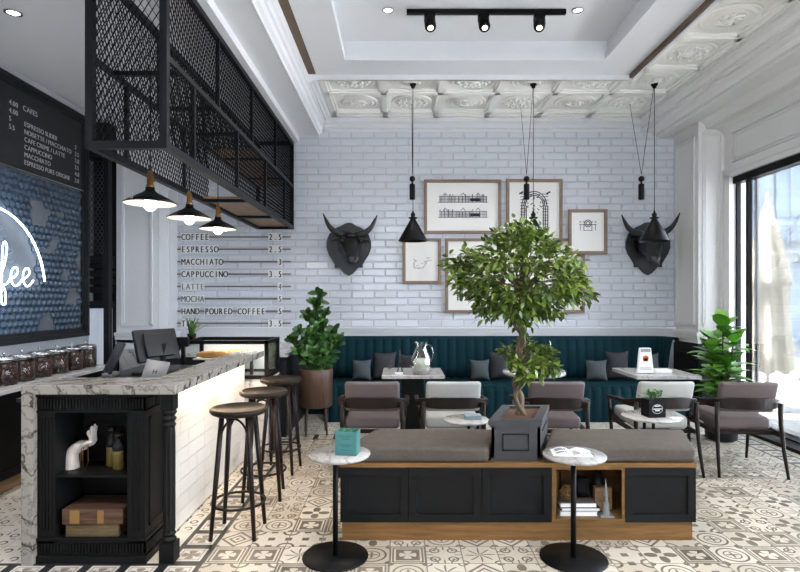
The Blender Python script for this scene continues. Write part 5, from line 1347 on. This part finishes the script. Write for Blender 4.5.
# cone pendants with pulley weights
def cone_lamp(x, lab, single=False):
    y0_, y1_ = 6.12, 6.78; t = thing('cone_pendant_lamp', lab, 'pendant lamp', (x, y0_, 3.85), 0, 'black cone pulley lamps')
    zc = 2.115
    g = MB(); g.nonorm = True; g.lathe([(.160, zc), (.162, zc+.004), (.028, zc+.24), (.022, zc+.245)], (x, y0_, 0), 36, False, cap=False); g.sm = [True]*len(g.sm); g.build('lamp_shade', m_black, t)
    g = MB(); g.nonorm = True; g.lathe([(.156, zc+.001), (.026, zc+.235), (0, zc+.235)], (x, y0_, 0), 36, cap=False); g.build('shade_lining', m_black, t)
    g = MB(); g.lathe([(.035, zc+.245), (.048, zc+.25), (.048, zc+.262), (.02, zc+.268), (.026, zc+.285), (.026, zc+.30), (.012, zc+.315), (.006, zc+.34)], (x, y0_, 0), 16); g.build('socket', m_black, t)
    g = MB(); ztop = 3.862
    g.tube([(x, y0_, zc+.33), (x, y0_, ztop)], .0035, 6); g.tube([(x, y0_, ztop), (x, 6.45, 2.92)], .003, 5); g.tube([(x, y1_, ztop), (x, 6.45, 2.92)], .003, 5); g.build('cord', m_black, t)
    g = MB(); g.lathe([(.030, 2.63), (.033, 2.64), (.033, 2.80), (.030, 2.81), (.012, 2.815), (.012, 2.835)], (x, 6.45, 0), 16)
    g.lathe([(.0, 6.435), (.032, 6.437), (.034, 6.445), (.028, 6.45), (.034, 6.455), (.032, 6.463), (0, 6.465)], (x, 0, 2.87), 16, True, 'y'); g.build('counterweight', m_black, t)
    g = MB(); g.lathe([(.036, 3.89), (.036, 3.83), (.024, 3.82), (.020, 3.80)], (x, y0_, 0), 14); g.lathe([(.02, 3.89), (.02, 3.85), (.01, 3.84)], (x, y1_, 0), 12); g.build('ceiling_rose', m_black, t)
cone_lamp(.143, 'black cone pendant lamp hanging before the framed elevations print')
cone_lamp(1.468, 'black cone pendant lamp hanging just behind the indoor tree')
cone_lamp(2.80, 'black cone pendant lamp hanging in front of the window-side bull head')

# ceiling track with spots and downlights
tk = MB(); tk.box(.06, 1.51, 5.045, 5.085, 4.075, 4.115); tko = tag(tk.build('track_rail', m_black), 'black lighting track fixed under the raised ceiling', 'track')
for i, (x, lab) in enumerate(((.27, 'black spotlight at the bar end of the ceiling track'), (.76, 'black spotlight at the middle of the ceiling track'), (1.27, 'black spotlight at the window end of the ceiling track'))):
    t = thing('track_spotlight', lab, 'spotlight', (x, 5.065, 4.07), 0, 'spotlights on the ceiling track')
    dr = Vector((-.08 if i == 2 else .05, -.45, -.8)).normalized(); p = Vector((x, 5.08, 4.035))
    g = MB(); g.box(x-.05, x+.05, 5.045, 5.085, 4.045, 4.076); g.tube([(x+.04, 5.065, 4.06), (x+.045, 5.06, 3.98)], .012, 6); g.build('adapter', m_black, t)
    g = MB(); g.tube([tuple(p), tuple(p+dr*.105), tuple(p+dr*.12)], [.052, .052, .047], 20); g.build('housing', m_black, t)
    g = MB(); g.tube([tuple(p+dr*.118), tuple(p+dr*.1215)], [.024, .024], 16); g.build('lens', m_spotglow, t)
    L_ = bpy.data.lights.new('spot_beam', 'SPOT'); L_.energy = 30; L_.spot_size = 1.0; L_.color = (1, .9, .75); L_.shadow_soft_size = .03
    lo_ = bpy.data.objects.new('spot_beam', L_); C.objects.link(lo_); lo_.location = p+dr*.15-Vector(t.location); lo_.rotation_euler = dr.to_track_quat('-Z', 'Y').to_euler(); lo_.parent = t
def downlight(x, y, z, r, lab):
    t = thing('ceiling_downlight', lab, 'downlight', (x, y, z), 0, 'recessed downlights')
    MB().lathe([(r*.72, z-.002), (r*.8, z-.012), (r, z-.008), (r, z)], (x, y, 0), 28).build('trim_ring', m_chrome, t)
    MB().lathe([(0, z-.003), (r*.72, z-.003)], (x, y, 0), 24).build('lens', m_dlglow, t)
downlight(-2.9, 4.17, 3.635, .062, 'round recessed downlight in the grey ceiling above the sign board')
downlight(-.11, 5.07, 4.118, .055, 'small recessed downlight at the bar end of the spotlight track')
downlight(1.62, 5.07, 4.118, .055, 'small recessed downlight at the window end of the spotlight track')
